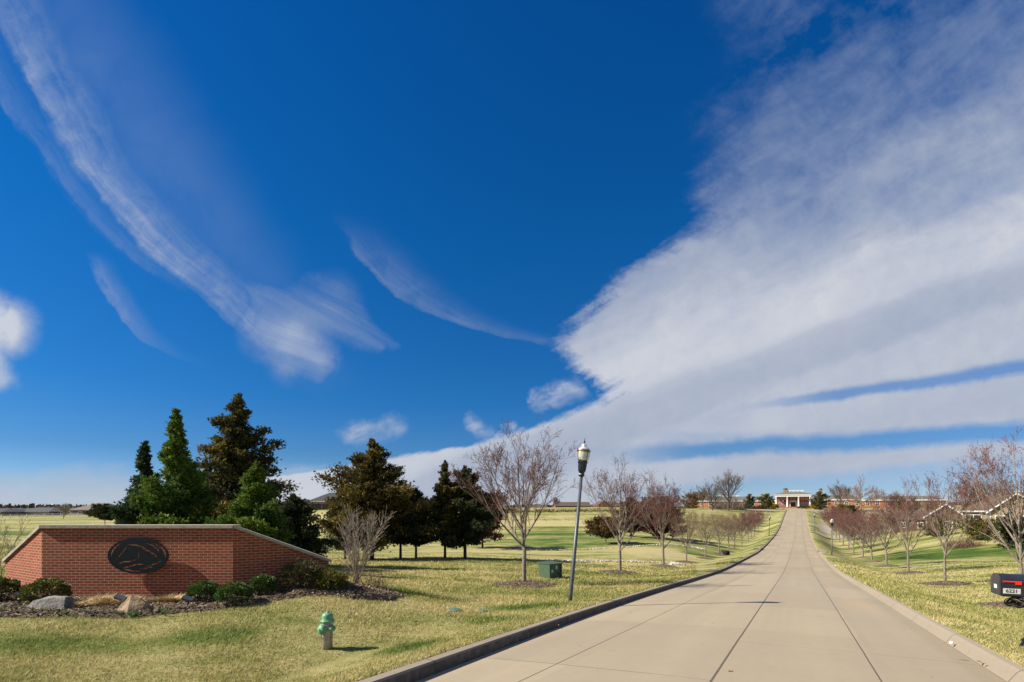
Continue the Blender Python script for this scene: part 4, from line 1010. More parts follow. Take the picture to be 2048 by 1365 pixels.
# ---- evergreens: a trunk, tiers of limbs, and thousands of small sprays set along them
def conifer(seed, H, Rm, bare=.1, prof='cone', n_br=70, sprays=9000, size=.16, up=.15, droop=.05, gaps=.25, top_thin=.0, flat=False, lump=.4):
    rg = np.random.RandomState(seed)
    tl = [(np.array([[0, 0, -.2], [0, 0, H * .3], [0.02, 0, H * .6], [0, .02, H * .93]]), np.array([.022, .016, .01, .003]) * H * (.9 if Rm / H > .2 else .7))]
    br, cent, dirs, tint = [], [], [], []
    def radius(h):
        if prof == 'cone': return Rm * (1 - h) ** .8 * (1 if h > .12 else .65 + 3 * h)
        if prof == 'loose': return Rm * (.82 + .4 * h if h < .4 else (1 - (h - .4) / .6) ** 1.1 * .98 + .02)
        if prof == 'spire': return Rm * ((1 - h) ** 1.1 * .95 + .05)
        if prof == 'round': return Rm * math.sqrt(max(0, 1 - (2 * h - 1) ** 2)) ** .8
        if prof == 'egg': return Rm * min(1, (1 - h) * 1.9) ** .7 * (.75 + .25 * min(1, h * 4))
    ph = rg.uniform(0, 6, 6)
    for i in range(n_br):
        h = (i + rg.rand()) / n_br; h = h ** .9
        a = rg.uniform(0, 2 * math.pi); lob = 1 + lump * (.5 * math.sin(3 * a + ph[0] + h * 7) + .5 * math.sin(2 * a + ph[1] - h * 11)) * .6 + rg.normal(0, gaps * .45)
        r = max(.05, radius(h) * lob * (1 + rg.rand() ** 4 * gaps)); z0 = bare * H + (1 - bare) * H * h
        z0 = min(z0, H * .985); el = up + .55 * h
        d = np.array([math.cos(a), math.sin(a), el]); P = grow(rg, np.array([0, 0, z0 - r * el * .5]), d, r * 1.05, 5, .06, -droop + .02 * h)
        br.append((P, np.linspace(.004 * H * (1 - h * .7), .006, 6)))
        m = max(6, int(sprays / n_br * (.25 + 1.5 * r / Rm))); t = rg.beta(2.0, 1.15, m); i0 = np.clip((t * 5).astype(int), 0, 4); f = t * 5 - i0
        p = P[i0] * (1 - f)[:, None] + P[i0 + 1] * f[:, None]; wd = .03 * Rm + .05 + .15 * r * (1 - abs(t - .55))
        p = p + rg.normal(0, 1, (m, 3)) * wd[:, None] * np.array([1, 1, .55]) * .62
        cent.append(p); dd = P[-1] - P[0]; dd = dd / np.linalg.norm(dd); dirs.append(np.tile(dd, (m, 1)) + rg.normal(0, .55, (m, 3)) + [0, 0, .25])
        tint.append(np.clip(rg.normal(.5, .12) + rg.normal(0, .17, m) + .10 * (t - .5), 0, 1))
    # pointed leader
    k = int(sprays * .012) + 8; tz = rg.uniform(.9, 1.03, k); cent.append(np.stack([rg.normal(0, .035 * Rm, k), rg.normal(0, .035 * Rm, k), tz * H], 1)); dirs.append(rg.normal(0, .4, (k, 3)) + [0, 0, 1]); tint.append(rg.rand(k))
    c = np.concatenate(cent); D = np.concatenate(dirs); D /= np.linalg.norm(D, axis=1)[:, None]; tn = np.concatenate(tint)
    low = c[:, 2] > bare * H * .55 - rg.uniform(0, .25, len(c)); c, D, tn = c[low], D[low], tn[low]; n = len(c)
    U = np.cross(D, rg.normal(0, 1, (n, 3))); U /= np.linalg.norm(U, axis=1)[:, None]; W = np.cross(D, U); s = size * rg.uniform(.6, 1.3, n)[:, None]
    # a spray = three narrow blades fanned about its axis
    Vs, Fs = [], []
    for q, (fx, fy) in enumerate(((0, 0), (.55, .2), (-.5, .3))):
        ax = D + U * fx + W * fy; ax /= np.linalg.norm(ax, axis=1)[:, None]; wv = (U if q != 1 else W) * s * .19
        mid = c + ax * s * .5
        Vs.append(np.stack([c, mid + wv, c + ax * s, mid - wv], 1).reshape(-1, 3)); Fs.append(np.arange(4 * n).reshape(n, 4) + q * 4 * n)
    Vt, Ft = tubes_np(tl, 9); Vb, Fb = tubes_np(br, 4)
    V = np.concatenate(Vs + [Vb]); F = np.concatenate(Fs + [Fb + 12 * n]); rnd = np.concatenate([tn, tn, tn, np.zeros(len(Fb))]); mi = np.concatenate([np.zeros(3 * n), np.ones(len(Fb))])
    return Vt, Ft, V, F, rnd, mi
def evergreen(name, seed, loc, label, fol, H, Rm, cat='tree', group=None, bark='bark_dark', **kw):
    Vt, Ft, V, F, rnd, mi = conifer(seed, H, Rm, **kw)
    g = empty(name, loc, label, cat, group); np_mesh('trunk', Vt, Ft, M[bark], smooth=True, parent=g)
    np_mesh('crown', V, F, [M[fol], M['bark_dark']], rnd=rnd, mi=mi, parent=g); return g
M['f_gold'] = attr_mat('bronzed_cedar', [(0, (.022, .028, .012)), (.35, (.065, .062, .022)), (.6, (.145, .118, .034)), (.85, (.25, .18, .045)), (1, (.36, .25, .075))], .75, .25)
M['f_dark'] = attr_mat('dark_cedar', [(0, (.014, .022, .013)), (.5, (.042, .056, .023)), (.85, (.10, .108, .034)), (1, (.22, .19, .05))], .75, .2)
M['f_mixed'] = attr_mat('cedar_green_gold', [(0, (.014, .022, .012)), (.35, (.045, .05, .018)), (.6, (.105, .098, .028)), (.85, (.215, .17, .04)), (1, (.36, .25, .055))], .75, .25)
M['f_green'] = attr_mat('bright_arborvitae', [(0, (.018, .042, .012)), (.45, (.065, .125, .022)), (.75, (.15, .22, .03)), (1, (.30, .35, .06))], .7, .3)
M['f_blue'] = attr_mat('green_juniper', [(0, (.013, .028, .016)), (.6, (.045, .075, .032)), (1, (.12, .15, .045))], .75, .25)
M['f_brown'] = attr_mat('bronze_juniper', [(0, (.05, .035, .018)), (.6, (.13, .085, .035)), (1, (.22, .15, .06))], .85, .05)
M['f_burg'] = attr_mat('burgundy_buds', [(0, (.04, .014, .012)), (.6, (.11, .035, .028)), (1, (.17, .06, .045))], .85, .05)
M['f_magn'] = attr_mat('magnolia_leaves', [(0, (.02, .03, .012)), (.5, (.07, .075, .02)), (.8, (.20, .16, .035)), (1, (.33, .26, .06))], .5, .1)
M['f_olive'] = attr_mat('olive_leaves', [(0, (.05, .055, .012)), (.6, (.13, .13, .025)), (1, (.23, .21, .05))], .7, .15)
M['f_yellow'] = attr_mat('yellow_shrub', [(0, (.15, .15, .01)), (1, (.42, .38, .02))], .7, .2)
def AT(px, Y): return at(px, Y)
GC = 'cedars on the lawn beyond the brick wall'; GA = 'young evergreens behind the brick wall'
evergreen('arborvitae', 1, AT(290, 24), 'slender loose-topped green evergreen, leftmost of those behind the brick wall', 'f_blue', 5.9, 1.0, group=GA, prof='loose', n_br=120, sprays=13000, size=.15, up=.95, bare=.02, gaps=.5, droop=-.01)
evergreen('arborvitae', 2, AT(352, 23), 'tall full green evergreen with a thin tip behind the wall emblem', 'f_green', 7.1, 1.4, group=GA, prof='loose', n_br=150, sprays=27000, size=.15, up=.85, bare=.02, gaps=.4, droop=-.01)
evergreen('cedar_tree', 3, AT(476, 29), 'tallest cedar with golden brown upper limbs behind the brick wall', 'f_mixed', 9.4, 2.95, group=GC, prof='cone', n_br=135, sprays=32000, size=.17, up=.2, bare=.08, gaps=.5, lump=.5)
evergreen('arborvitae', 4, AT(512, 21.5), 'bright green evergreen before the tall cedar, at the right end of the wall', 'f_green', 4.55, 1.2, group=GA, prof='egg', n_br=110, sprays=19000, size=.12, up=.7, bare=.02, gaps=.35)
evergreen('cedar_tree', 5, AT(586, 26), 'low dark juniper sloping down behind the right wing of the brick wall', 'f_dark', 3.7, 1.2, group=GC, prof='egg', n_br=80, sprays=16000, size=.14, up=.35, bare=.02, gaps=.5, lump=.55)
evergreen('cedar_tree', 6, AT(744, 44), 'largest golden brown cedar of the group on the lawn', 'f_gold', 10.0, 2.85, group=GC, prof='egg', n_br=140, sprays=30000, size=.21, up=.35, bare=.12, gaps=.5, lump=.55)
evergreen('cedar_tree', 7, AT(690, 42.5), 'smaller golden cedar at the left of the group, behind the bare shrub', 'f_gold', 6.0, 1.25, group=GC, prof='egg', n_br=80, sprays=15000, size=.19, up=.4, bare=.15, gaps=.5, lump=.7)
evergreen('cedar_tree', 8, AT(801, 45), 'dark cedar just right of the largest golden cedar', 'f_dark', 6.6, 1.6, group=GC, prof='egg', n_br=75, sprays=11000, size=.2, up=.3, bare=.22, gaps=.4, lump=.55)
evergreen('cedar_tree', 9, AT(832, 45.5), 'dark cedar in the middle of the group on the lawn', 'f_dark', 6.0, 1.6, group=GC, prof='egg', n_br=75, sprays=11000, size=.2, up=.3, bare=.2, gaps=.4, lump=.55)
evergreen('cedar_tree', 10, AT(890, 45), 'dark green pointed cedar, second from the right of the group', 'f_mixed', 8.3, 1.55, group=GC, prof='cone', n_br=100, sprays=14000, size=.2, up=.3, bare=.16, gaps=.5, lump=.55)
evergreen('cedar_tree', 11, AT(930, 45.5), 'dark spreading cedar at the right end of the group on the lawn', 'f_dark', 7.9, 2.2, group=GC, prof='egg', n_br=110, sprays=18000, size=.2, up=.25, bare=.16, gaps=.5, lump=.6)
evergreen('pine_tree', 12, AT(210, 94), 'small dark pine with an umbrella crown on the fairway behind the wall', 'f_dark', 3.6, 2.0, prof='round', n_br=40, sprays=3000, size=.3, up=.3, bare=.3, gaps=.4)
GB = 'small trees on the fairway behind the left roadside row'
evergreen('juniper_tree', 13, AT(1212, 78), 'small bronze juniper on the fairway behind the second roadside tree', 'f_brown', 3.7, 2.3, group=GB, prof='round', n_br=50, sprays=4500, size=.3, up=.4, bare=.3, gaps=.5)
evergreen('juniper_tree', 14, AT(1262, 98), 'tall bronze juniper between the second and third roadside trees', 'f_brown', 7.2, 3.0, group=GB, prof='egg', n_br=60, sprays=5500, size=.36, up=.4, bare=.15, gaps=.5)
evergreen('red_tree', 15, AT(1312, 96), 'dense dark red budding tree behind the third roadside tree', 'f_burg', 7.6, 3.2, group=GB, prof='round', n_br=80, sprays=7000, size=.33, up=.4, bare=.08, gaps=.6)
evergreen('red_tree', 16, AT(1345, 104), 'smaller dark red budding tree right of the denser one', 'f_burg', 5.6, 2.6, group=GB, prof='round', n_br=60, sprays=4500, size=.33, up=.4, bare=.1, gaps=.6)
evergreen('red_tree', 17, AT(965, 70), 'dark red budding tree showing behind the right-hand cedar', 'f_burg', 7.4, 3.0, group=GB, prof='round', n_br=70, sprays=5000, size=.3, up=.4, bare=.15, gaps=.6)

# ---- bare shrubs and far bare trees
def bare_shrub():
    rg = np.random.RandomState(77); x, y, z = at(713, 15.4); z += .1
    g = empty('bare_shrub', (x, y, z), 'pale bare many-stemmed shrub on the mulch mound beside the brick wall', 'shrub')
    stems, tw = [], []
    for i in range(26):
        a = rg.uniform(0, 6.28); el = R(rg.uniform(52, 86)); d = np.array([math.cos(a) * math.cos(el), math.sin(a) * math.cos(el), math.sin(el)])
        L = rg.uniform(1.5, 2.55) * (.75 + .25 * math.sin(el)); P = grow(rg, rg.normal(0, .045, 3) * [1, 1, 0], d, L, 8, .07, .07); stems.append((P, np.linspace(rg.uniform(.009, .016), .004, 9)))
        for k in range(9):
            t = rg.uniform(.2, .95); j = min(int(t * 8), 7); dd = P[j + 1] - P[j]; dd /= np.linalg.norm(dd)
            q = grow(rg, P[j] + (P[j + 1] - P[j]) * (t * 8 - j), perp(rg, dd, R(rg.uniform(18, 50))) + [0, 0, .2], rg.uniform(.2, .75), 4, .1, .05); tw.append((q, np.linspace(.007, .0035, 5)))
            for k2 in range(3):
                j2 = rg.randint(1, 4); q2 = grow(rg, q[j2], perp(rg, (q[j2 + 1] - q[j2]) / np.linalg.norm(q[j2 + 1] - q[j2]), R(35)), rg.uniform(.06, .25), 2, .1, .03); tw.append((q2, np.linspace(.0045, .003, 3)))
    for i, (P, r) in enumerate(stems):
        V, F = tubes_np([(P, r)], 5); np_mesh('stem', V, F, M['stem_pale'], smooth=True, parent=g)
    V, F = tubes_np(tw, 3); np_mesh('twigs', V, F, M['twig_pale'], rnd=rg.rand(len(F)), parent=g)
M['stem_pale'] = mat('pale_stem', (.33, .28, .21), (.21, .17, .13), 20, .85)
bare_shrub()
def dried_clump(px, Y, H, W, label, seed, n=45):
    rg = np.random.RandomState(seed); x, y, z = at(px, Y); L = []; heads = []
    for i in range(n):
        a = rg.uniform(0, 6.28); el = R(rg.uniform(30, 85)); d = np.array([math.cos(a) * math.cos(el), math.sin(a) * math.cos(el), math.sin(el)])
        P = grow(rg, np.array([rg.normal(0, W * .15), rg.normal(0, W * .15), 0]), d, rg.uniform(.5, 1) * H, 4, .15, .03); L.append((P, np.linspace(.005, .0025, 5))); heads.append(P[-1])
    V, F = tubes_np(L, 3); c = np.repeat(np.array(heads), 14, 0); c = c + rg.normal(0, .025, c.shape) * [1.3, 1.3, .7]; V2, F2 = chips(rg, c[:, 0], c[:, 1], c[:, 2], .02)
    o = np_mesh('dried_flower_clump', np.concatenate([V, V2]), np.concatenate([F, F2 + len(V)]), M['twig_dry'], rnd=rg.rand(len(F) + len(F2)), loc=(x, y, z + .02)); tag(o, label, 'dried plant', 'dried flower clumps round the bare shrub')
M['twig_dry'] = attr_mat('dry_stems', [(0, (.10, .065, .04)), (1, (.30, .21, .13))], .9)
dried_clump(690, 14.2, .62, .5, 'dried flower clump at the left foot of the bare shrub', 1); dried_clump(760, 15.0, .68, .5, 'dried flower clump right of the bare shrub, farthest from the wall', 2); dried_clump(735, 14.6, .5, .6, 'low dried flower clump in front of the bare shrub stems', 3)
def pale_sapling(px, Y, H, label, seed, **kw):
    return mesh_tree('bare_sapling', seed, [M['stem_pale'], M['stem_pale'], M['twig_pale'], M['bud_tan']], at(px, Y), label, 'sapling', H=H, **kw)
pale_sapling(2, 16.5, 2.3, 'thin pale bare sapling at the left edge of the picture', 5, trunk=.35, tr=.018, scaff=6, subs=(6, 4, 1), twig=.0035, buds=.25)
GF = 'bare trees on the far skyline'
def far_tree(px, Y, H, label, seed, mats=None, cat='tree', group=GF, **kw):
    k = dict(trunk=.2 * H, tr=.022 * H, scaff=12, subs=(14, 8, 3), twig=max(.009, Y * .00011), buds=0); k.update(kw)
    return mesh_tree('bare_tree', seed, mats or [M['bark_dark'], M['bark_dark'], M['twig_grey'], M['bud_tan']], at(px, Y), label, cat, group, H=H, **k)
far_tree(1457, 222, 17.0, 'tall bare grey tree left of the columned house', 61, scaff=12)
far_tree(1425, 215, 12.0, 'bare tree with a crooked low fork left of the tall grey one', 62, trunk=1.2, spread=.9, lift=.03)
far_tree(1406, 262, 10, 'small bare tree at the left end of the long brick house', 63)
far_tree(1388, 270, 9, 'hazy bare tree beyond the left end of the long brick house', 64)
far_tree(1682, 232, 13, 'rounded bare grey tree right of the columned house', 65, round_=.5)
far_tree(1722, 222, 14.5, 'wide flat-topped bare tree with rusty tips right of the columned house', 66, mats=[M['bark'], M['bark'], M['twig_rust'], M['bud_tan']], spread=1.4, lift=.0, low=1, trunk=2.5) if M.setdefault('twig_rust', attr_mat('rusty_twigs', [(0, (.20, .11, .065)), (1, (.33, .2, .13))], .85)) else 0
far_tree(1860, 150, 7.5, 'rounded grey bare tree left of the gabled house', 67, round_=.6, scaff=12, trunk=.8)
far_tree(1790, 170, 9.5, 'reddish bare tree rising behind the right-hand row', 68, mats=[M['bark_dark'], M['bark_dark'], M['twig'], M['bud']], buds=.4)
far_tree(1935, 150, 12.5, 'bare tree with pinkish tips behind the gabled house', 69, mats=[M['bark_dark'], M['bark_dark'], M['twig'], M['bud']], buds=.4)
far_tree(1992, 150, 11.5, 'dark bare tree behind the roof of the large brown-roofed house', 70)
far_tree(127, 150, 4.4, 'thin pale leafless saplings clump by the white fence', 71, mats=[M['stem_pale'], M['stem_pale'], M['twig_pale'], M['bud_tan']], trunk=.3, lift=.12, group=None)
far_tree(1112, 225, 4.5, 'low brown bare tree on the crest behind the nearest roadside tree', 72, scaff=8, trunk=.6)
GS = 'small evergreens around the far houses'
for px, Y, H, Rm, fol, prof, lab, sd in [(1499, 245, 6.6, 2.4, 'f_blue', 'egg', 'cone-shaped green evergreen before the long brick house', 81), (1533, 242, 7.2, 3.2, 'f_magn', 'round', 'golden green magnolia left of the columned porch', 82),
        (1641, 240, 8.2, 3.8, 'f_magn', 'round', 'golden green magnolia right of the columned porch', 83), (1684, 195, 4.6, 3.6, 'f_olive', 'round', 'olive shrub-like evergreen above the right-hand row', 84), (1704, 190, 4.4, 2.6, 'f_dark', 'round', 'dark evergreen beside the olive one above the right-hand row', 85),
        (1803, 165, 7.8, 1.8, 'f_mixed', 'egg', 'brownish cedar tip behind the third tree of the right-hand row', 86), (1829, 165, 7.4, 1.5, 'f_mixed', 'egg', 'narrow cedar right of its brownish neighbour', 87),
        (1948, 125, 8.6, 2.4, 'f_mixed', 'cone', 'pointed cedar behind the roof between the two right-hand houses', 88), (1968, 125, 8.2, 2.4, 'f_blue', 'cone', 'green cedar right of the pointed one behind the roof', 89),
        (1873, 92, 3.6, 1.7, 'f_olive', 'egg', 'small evergreen before the gabled house', 90), (1960, 78, 3.0, 2.6, 'f_olive', 'round', 'round olive shrub left of the large brown-roofed house', 91), (2023, 66, 4.6, 1.5, 'f_dark', 'egg', 'narrow dark evergreen before the large brown-roofed house', 92),
        (1382, 235, 6.4, 4.0, 'f_brown', 'round', 'brown bushy tree left of the long brick house', 93), (1546, 250, 2.2, 1.8, 'f_yellow', 'round', 'bright yellow shrub left of the columned porch', 94), (1634, 247, 2.2, 2.4, 'f_yellow', 'round', 'bright yellow shrub right of the columned porch', 95)]:
    evergreen('evergreen_tree' if H > 3.2 else 'evergreen_shrub', sd, at(px, Y), lab, fol, H, Rm, cat='tree' if H > 3.2 else 'shrub', group=GS, prof=prof, n_br=40, sprays=2600, size=max(.25, Y * .0016), up=.4, bare=.05, gaps=.4)
# tangled bare thickets
def thicket(px, Y, W, H, label, seed, matn='twig_grey', n=260):
    rg = np.random.RandomState(seed); x, y, z = at(px, Y); L = []
    for i in range(n):
        p = np.array([rg.uniform(-W, W), rg.normal(0, W * .3), 0]); a = rg.uniform(0, 6.28); el = R(rg.uniform(35, 88)); hh = H * rg.uniform(.5, 1) * math.sqrt(max(.1, 1 - (p[0] / W) ** 2))
        L.append((grow(rg, p, np.array([math.cos(a) * math.cos(el), math.sin(a) * math.cos(el), math.sin(el)]), hh, 4, .22, .05), np.linspace(.03, .012, 5) * (Y / 110)))
    V, F = tubes_np(L, 3); tag(np_mesh('bare_thicket', V, F, M[matn], rnd=rg.rand(len(F)), loc=(x, y, z)), label, 'thicket', 'leafless thickets near the far houses')
thicket(1457, 232, 7.5, 8.5, 'dense leafless thicket below the tall grey tree', 1, n=500); thicket(1925, 72, 2.6, 1.9, 'long low leafless hedge before the gabled house', 2, 'twig', 420)
thicket(1515, 248, 5, 2.6, 'low reddish bare bushes before the long brick house', 3, 'twig', 300); thicket(1700, 160, 5, 3.5, 'tangled bare bushes behind the right-hand row', 4, 'twig', 300)
# ---- shrubs by the wall
def leafy(px, Y, w, d, h, label, fol, seed, n=5200, group='rounded shrubs before the brick wall', ls=.03, spiky=0.0, name='boxwood_shrub'):
    rg = np.random.RandomState(seed); x, y, z = at(px, Y)
    dr = rg.normal(0, 1, (n, 3)); dr /= np.linalg.norm(dr, axis=1)[:, None]; dr[:, 2] = np.where(dr[:, 2] < -.35, -dr[:, 2], dr[:, 2]); rr = 1 - np.abs(rg.normal(0, .10, n))
    bumpy = 1 + .10 * np.sin(dr[:, 0] * 7 + seed) * np.sin(dr[:, 1] * 6 + seed * 2) + .08 * np.sin(dr[:, 2] * 9 + dr[:, 0] * 5); rr = rr * bumpy + (rg.rand(n) < .03) * rg.uniform(0, .14, n) + spiky * rg.uniform(0, .35, n) * (rg.rand(n) < .5)
    P = dr * rr[:, None] * np.array([w, d, h * .5]) + [0, 0, h * .48]
    D = dr + rg.normal(0, .6, (n, 3)) + [0, 0, .3]; D /= np.linalg.norm(D, axis=1)[:, None]; U = np.cross(D, rg.normal(0, 1, (n, 3))); U /= np.linalg.norm(U, axis=1)[:, None]; s = ls * rg.uniform(.6, 1.3, n)[:, None]; ww = .5 if not spiky else .14
    if spiky: s = s * 2.4
    V = np.stack([P, P + D * s * .6 + U * s * ww, P + D * s * 1.3, P + D * s * .6 - U * s * ww], 1).reshape(-1, 3); F = np.arange(4 * n).reshape(n, 4)
    g = empty(name, (x, y, z + .02), label, 'shrub', group)
    np_mesh('foliage', V, F, M[fol], rnd=np.clip(rg.normal(.45, .2, n) + .12 * dr[:, 2], 0, 1), parent=g)
    L = [(grow(rg, np.array([rg.normal(0, .03), rg.normal(0, .03), -.03]), np.array([dr[i, 0], dr[i, 1], 1.0]), h * .7, 3, .1, 0), np.linspace(.012, .004, 4)) for i in range(22)]
    Vb, Fb = tubes_np(L, 4); np_mesh('branches', Vb, Fb, M['bark_dark'], parent=g)
M['box_leaf'] = attr_mat('boxwood_leaf', [(0, (.012, .03, .008)), (.4, (.045, .095, .018)), (.75, (.10, .18, .03)), (.93, (.22, .28, .045)), (1, (.42, .40, .07))], .45, .18, spec=.4)
M['box_gold'] = attr_mat('boxwood_bronze', [(0, (.02, .032, .008)), (.4, (.07, .09, .016)), (.75, (.17, .17, .03)), (1, (.42, .34, .06))], .5, .18, spec=.4)
leafy(407, 11.9, .33, .33, .48, 'rounded green shrub before the wall, left one of the three', 'box_leaf', 1)
leafy(469, 11.5, .34, .35, .48, 'rounded green shrub before the corner of the wall, middle one of the three', 'box_leaf', 2)
leafy(526, 12.4, .29, .30, .50, 'rounded green shrub before the right wing, right one of the three', 'box_leaf', 3)
leafy(92, 11.5, .43, .40, .56, 'bronze-tipped rounded shrub above the grey boulder', 'box_gold', 4)
leafy(0, 11.6, .32, .36, .52, 'bronze-tipped rounded shrub cut by the left edge of the picture', 'box_gold', 5)
leafy(606, 13.0, .46, .40, .66, 'loose dull green shrub standing against the right wing', 'f_brown_green', 6, 3800, spiky=1, name='spirea_shrub') if M.setdefault('f_brown_green', attr_mat('dull_shrub', [(0, (.03, .03, .012)), (.6, (.09, .085, .035)), (1, (.17, .15, .07))], .85, .1)) else 0
leafy(658, 13.0, .33, .32, .46, 'olive yellow shrub at the end of the right wing', 'f_olive', 7, 3800, spiky=1, name='spirea_shrub')
# yellow buds over two of the shrubs, straw clumps, sprouts
def straw(px, Y, w, h, label, seed, n=900, m='straw'):
    rg = np.random.RandomState(seed); x, y, z = at(px, Y); a = rg.uniform(0, 6.28, n); r = np.sqrt(rg.rand(n)); bx, by = r * np.cos(a) * w, r * np.sin(a) * w * .45
    el = rg.uniform(.1, 1.0, n); aa = rg.uniform(0, 6.28, n); L = h * rg.uniform(.5, 1.3, n); tip = np.stack([bx + np.cos(aa) * L * 1.2, by + np.sin(aa) * L, np.abs(np.sin(el)) * L * (1 - r * .5) + .03], 1); b = np.stack([bx, by, .02 + 0 * bx], 1)
    wv = np.stack([-np.sin(aa), np.cos(aa), .4 + 0 * aa], 1) * .006; V = np.stack([b - wv, b + wv, tip + wv * .4, tip - wv * .4], 1).reshape(-1, 3)
    tag(np_mesh('straw_clump', V, np.arange(4 * n).reshape(n, 4), M[m], rnd=rg.rand(n), loc=(x, y, z + .03)), label, 'straw clump', 'clumps of dead ornamental grass in the bed')
M['straw'] = attr_mat('straw', [(0, (.26, .18, .08)), (.6, (.52, .39, .19)), (1, (.66, .53, .3))], .9)
straw(150, 11.3, .3, .2, 'straw clump right beside the grey boulder', 1); straw(205, 11.7, .62, .26, 'widest straw clump, left of the tan boulder', 2, 2200); straw(345, 12.0, .34, .24, 'straw clump just left of the right-hand floodlight', 3, 1400)
def sprouts():
    rg = np.random.RandomState(9); n = 260; X, Y = [], []
    for i in range(60):
        px = rg.uniform(0, 340); Yc = rg.uniform(10.3, 11.0); X += list((px - 1024) / 1024 * Yc + rg.normal(0, .05, 12)); Y += list(Yc + rg.normal(0, .04, 12))
    X, Y = np.array(X), np.array(Y); Z = gz_arr(X, Y) + .05; V, F = chips(rg, X, Y, Z + rg.uniform(0, .06, len(X)), .03)
    tag(np_mesh('sprouts', V, F, M['box_leaf'], rnd=rg.uniform(.2, .7, len(X))), 'small green shoots coming up in front of the boulders', 'shoots', kind='stuff')
sprouts()
# ---------------------------------------------------------------- buildings
def flat(name, c, rough=.8, c2=None, sc=3): M[name] = mat(name, c, c2 or tuple(x * .82 for x in c), sc, rough)
flat('roof_dark', (.02, .023, .03)); flat('roof_grey', (.13, .14, .125)); flat('roof_brown', (.115, .08, .06)); flat('roof_slate', (.042, .047, .05)); flat('roof_tan', (.13, .11, .095))
flat('far_brick', (.40, .175, .085), c2=(.30, .12, .06), sc=1.2); flat('far_brick_dark', (.17, .075, .055)); flat('siding_tan', (.30, .24, .155)); flat('siding_brown', (.13, .09, .065)); flat('siding_grey', (.22, .21, .20))
flat('window_glass', (.03, .035, .045), .12); flat('porch_shade_brick', (.26, .07, .055)); flat('copper', (.05, .07, .10), .5); flat('door_dark', (.035, .02, .025), .4)
def hip(w, d, h, o, z, ridge=None, mb=None, ox=0, oy=0):
    """hipped roof, eaves o beyond the walls; long side along x when w>d"""
    mb = mb or MB(); a, b = w / 2 + o, d / 2 + o; r = max(a - b, .05) if w >= d else 0; s = max(b - a, .05) if d > w else 0; t = .16
    v = [(-a, -b, z), (a, -b, z), (a, b, z), (-a, b, z), (-a, -b, z + t), (a, -b, z + t), (a, b, z + t), (-a, b, z + t), (-r, -s, z + h), (r, s, z + h)]
    v = [(x + ox, y + oy, q) for x, y, q in v]
    side = [(4, 5, 9, 8), (6, 7, 8, 9), (5, 6, 9), (7, 4, 8)] if w >= d else [(4, 5, 8), (6, 7, 9), (5, 6, 9, 8), (7, 4, 8, 9)]
    return mb.add(v, [(3, 2, 1, 0), (0, 1, 5, 4), (1, 2, 6, 5), (2, 3, 7, 6), (3, 0, 4, 7)] + side)
def gable(w, d, h, o, z, axis='x', mb=None, ox=0, oy=0):
    """ridge runs along axis; slabs with thickness"""
    mb = mb or MB(); t = .18
    if axis == 'y': P = [(-w / 2 - o, z - o * h / (w / 2)), (0, z + h), (w / 2 + o, z - o * h / (w / 2))]; lo, hi = -d / 2 - o, d / 2 + o
    else: P = [(-d / 2 - o, z - o * h / (d / 2)), (0, z + h), (d / 2 + o, z - o * h / (d / 2))]; lo, hi = -w / 2 - o, w / 2 + o
    poly = P + [(p[0], p[1] + t) for p in P[::-1]]
    k = len(mb.v); mb.prism(poly, lo, hi, axis='y' if axis == 'y' else 'x')
    mb.v[k:] = [(x + ox, y + oy, q) for x, y, q in mb.v[k:]]; return mb
def windowp(g, x, y, z, w, h, face='y', trim='white', glass='window_glass', d=.08):
    """trim frame + recessed looking pane, facing -y (face y) or -x (face x)"""
    f = MB(); t = .12
    def B(a0, b0, a1, b1, q0, q1, m):
        if face == 'y': m.box(x + a0, y - q1, z + b0, x + a1, y - q0, z + b1)
        else: m.box(x - q1, y + a0, z + b0, x - q0, y + a1, z + b1)
    B(-w / 2, 0, -w / 2 + t, h, 0, d, f); B(w / 2 - t, 0, w / 2, h, 0, d, f); B(-w / 2 + t, 0, w / 2 - t, t, 0, d, f); B(-w / 2 + t, h - t, w / 2 - t, h, 0, d, f); B(-.04, t, .04, h - t, .02, d - .01, f); B(-w / 2 + t, h * .5 - .04, -.04, h * .5 + .04, .02, d - .01, f); B(.04, h * .5 - .04, w / 2 - t, h * .5 + .04, .02, d - .01, f)
    fo = f.build('window', M[trim], g); p = MB(); B(-w / 2 + t, t, w / 2 - t, h - t, .003, .018, p); p.build('pane', M[glass], fo)
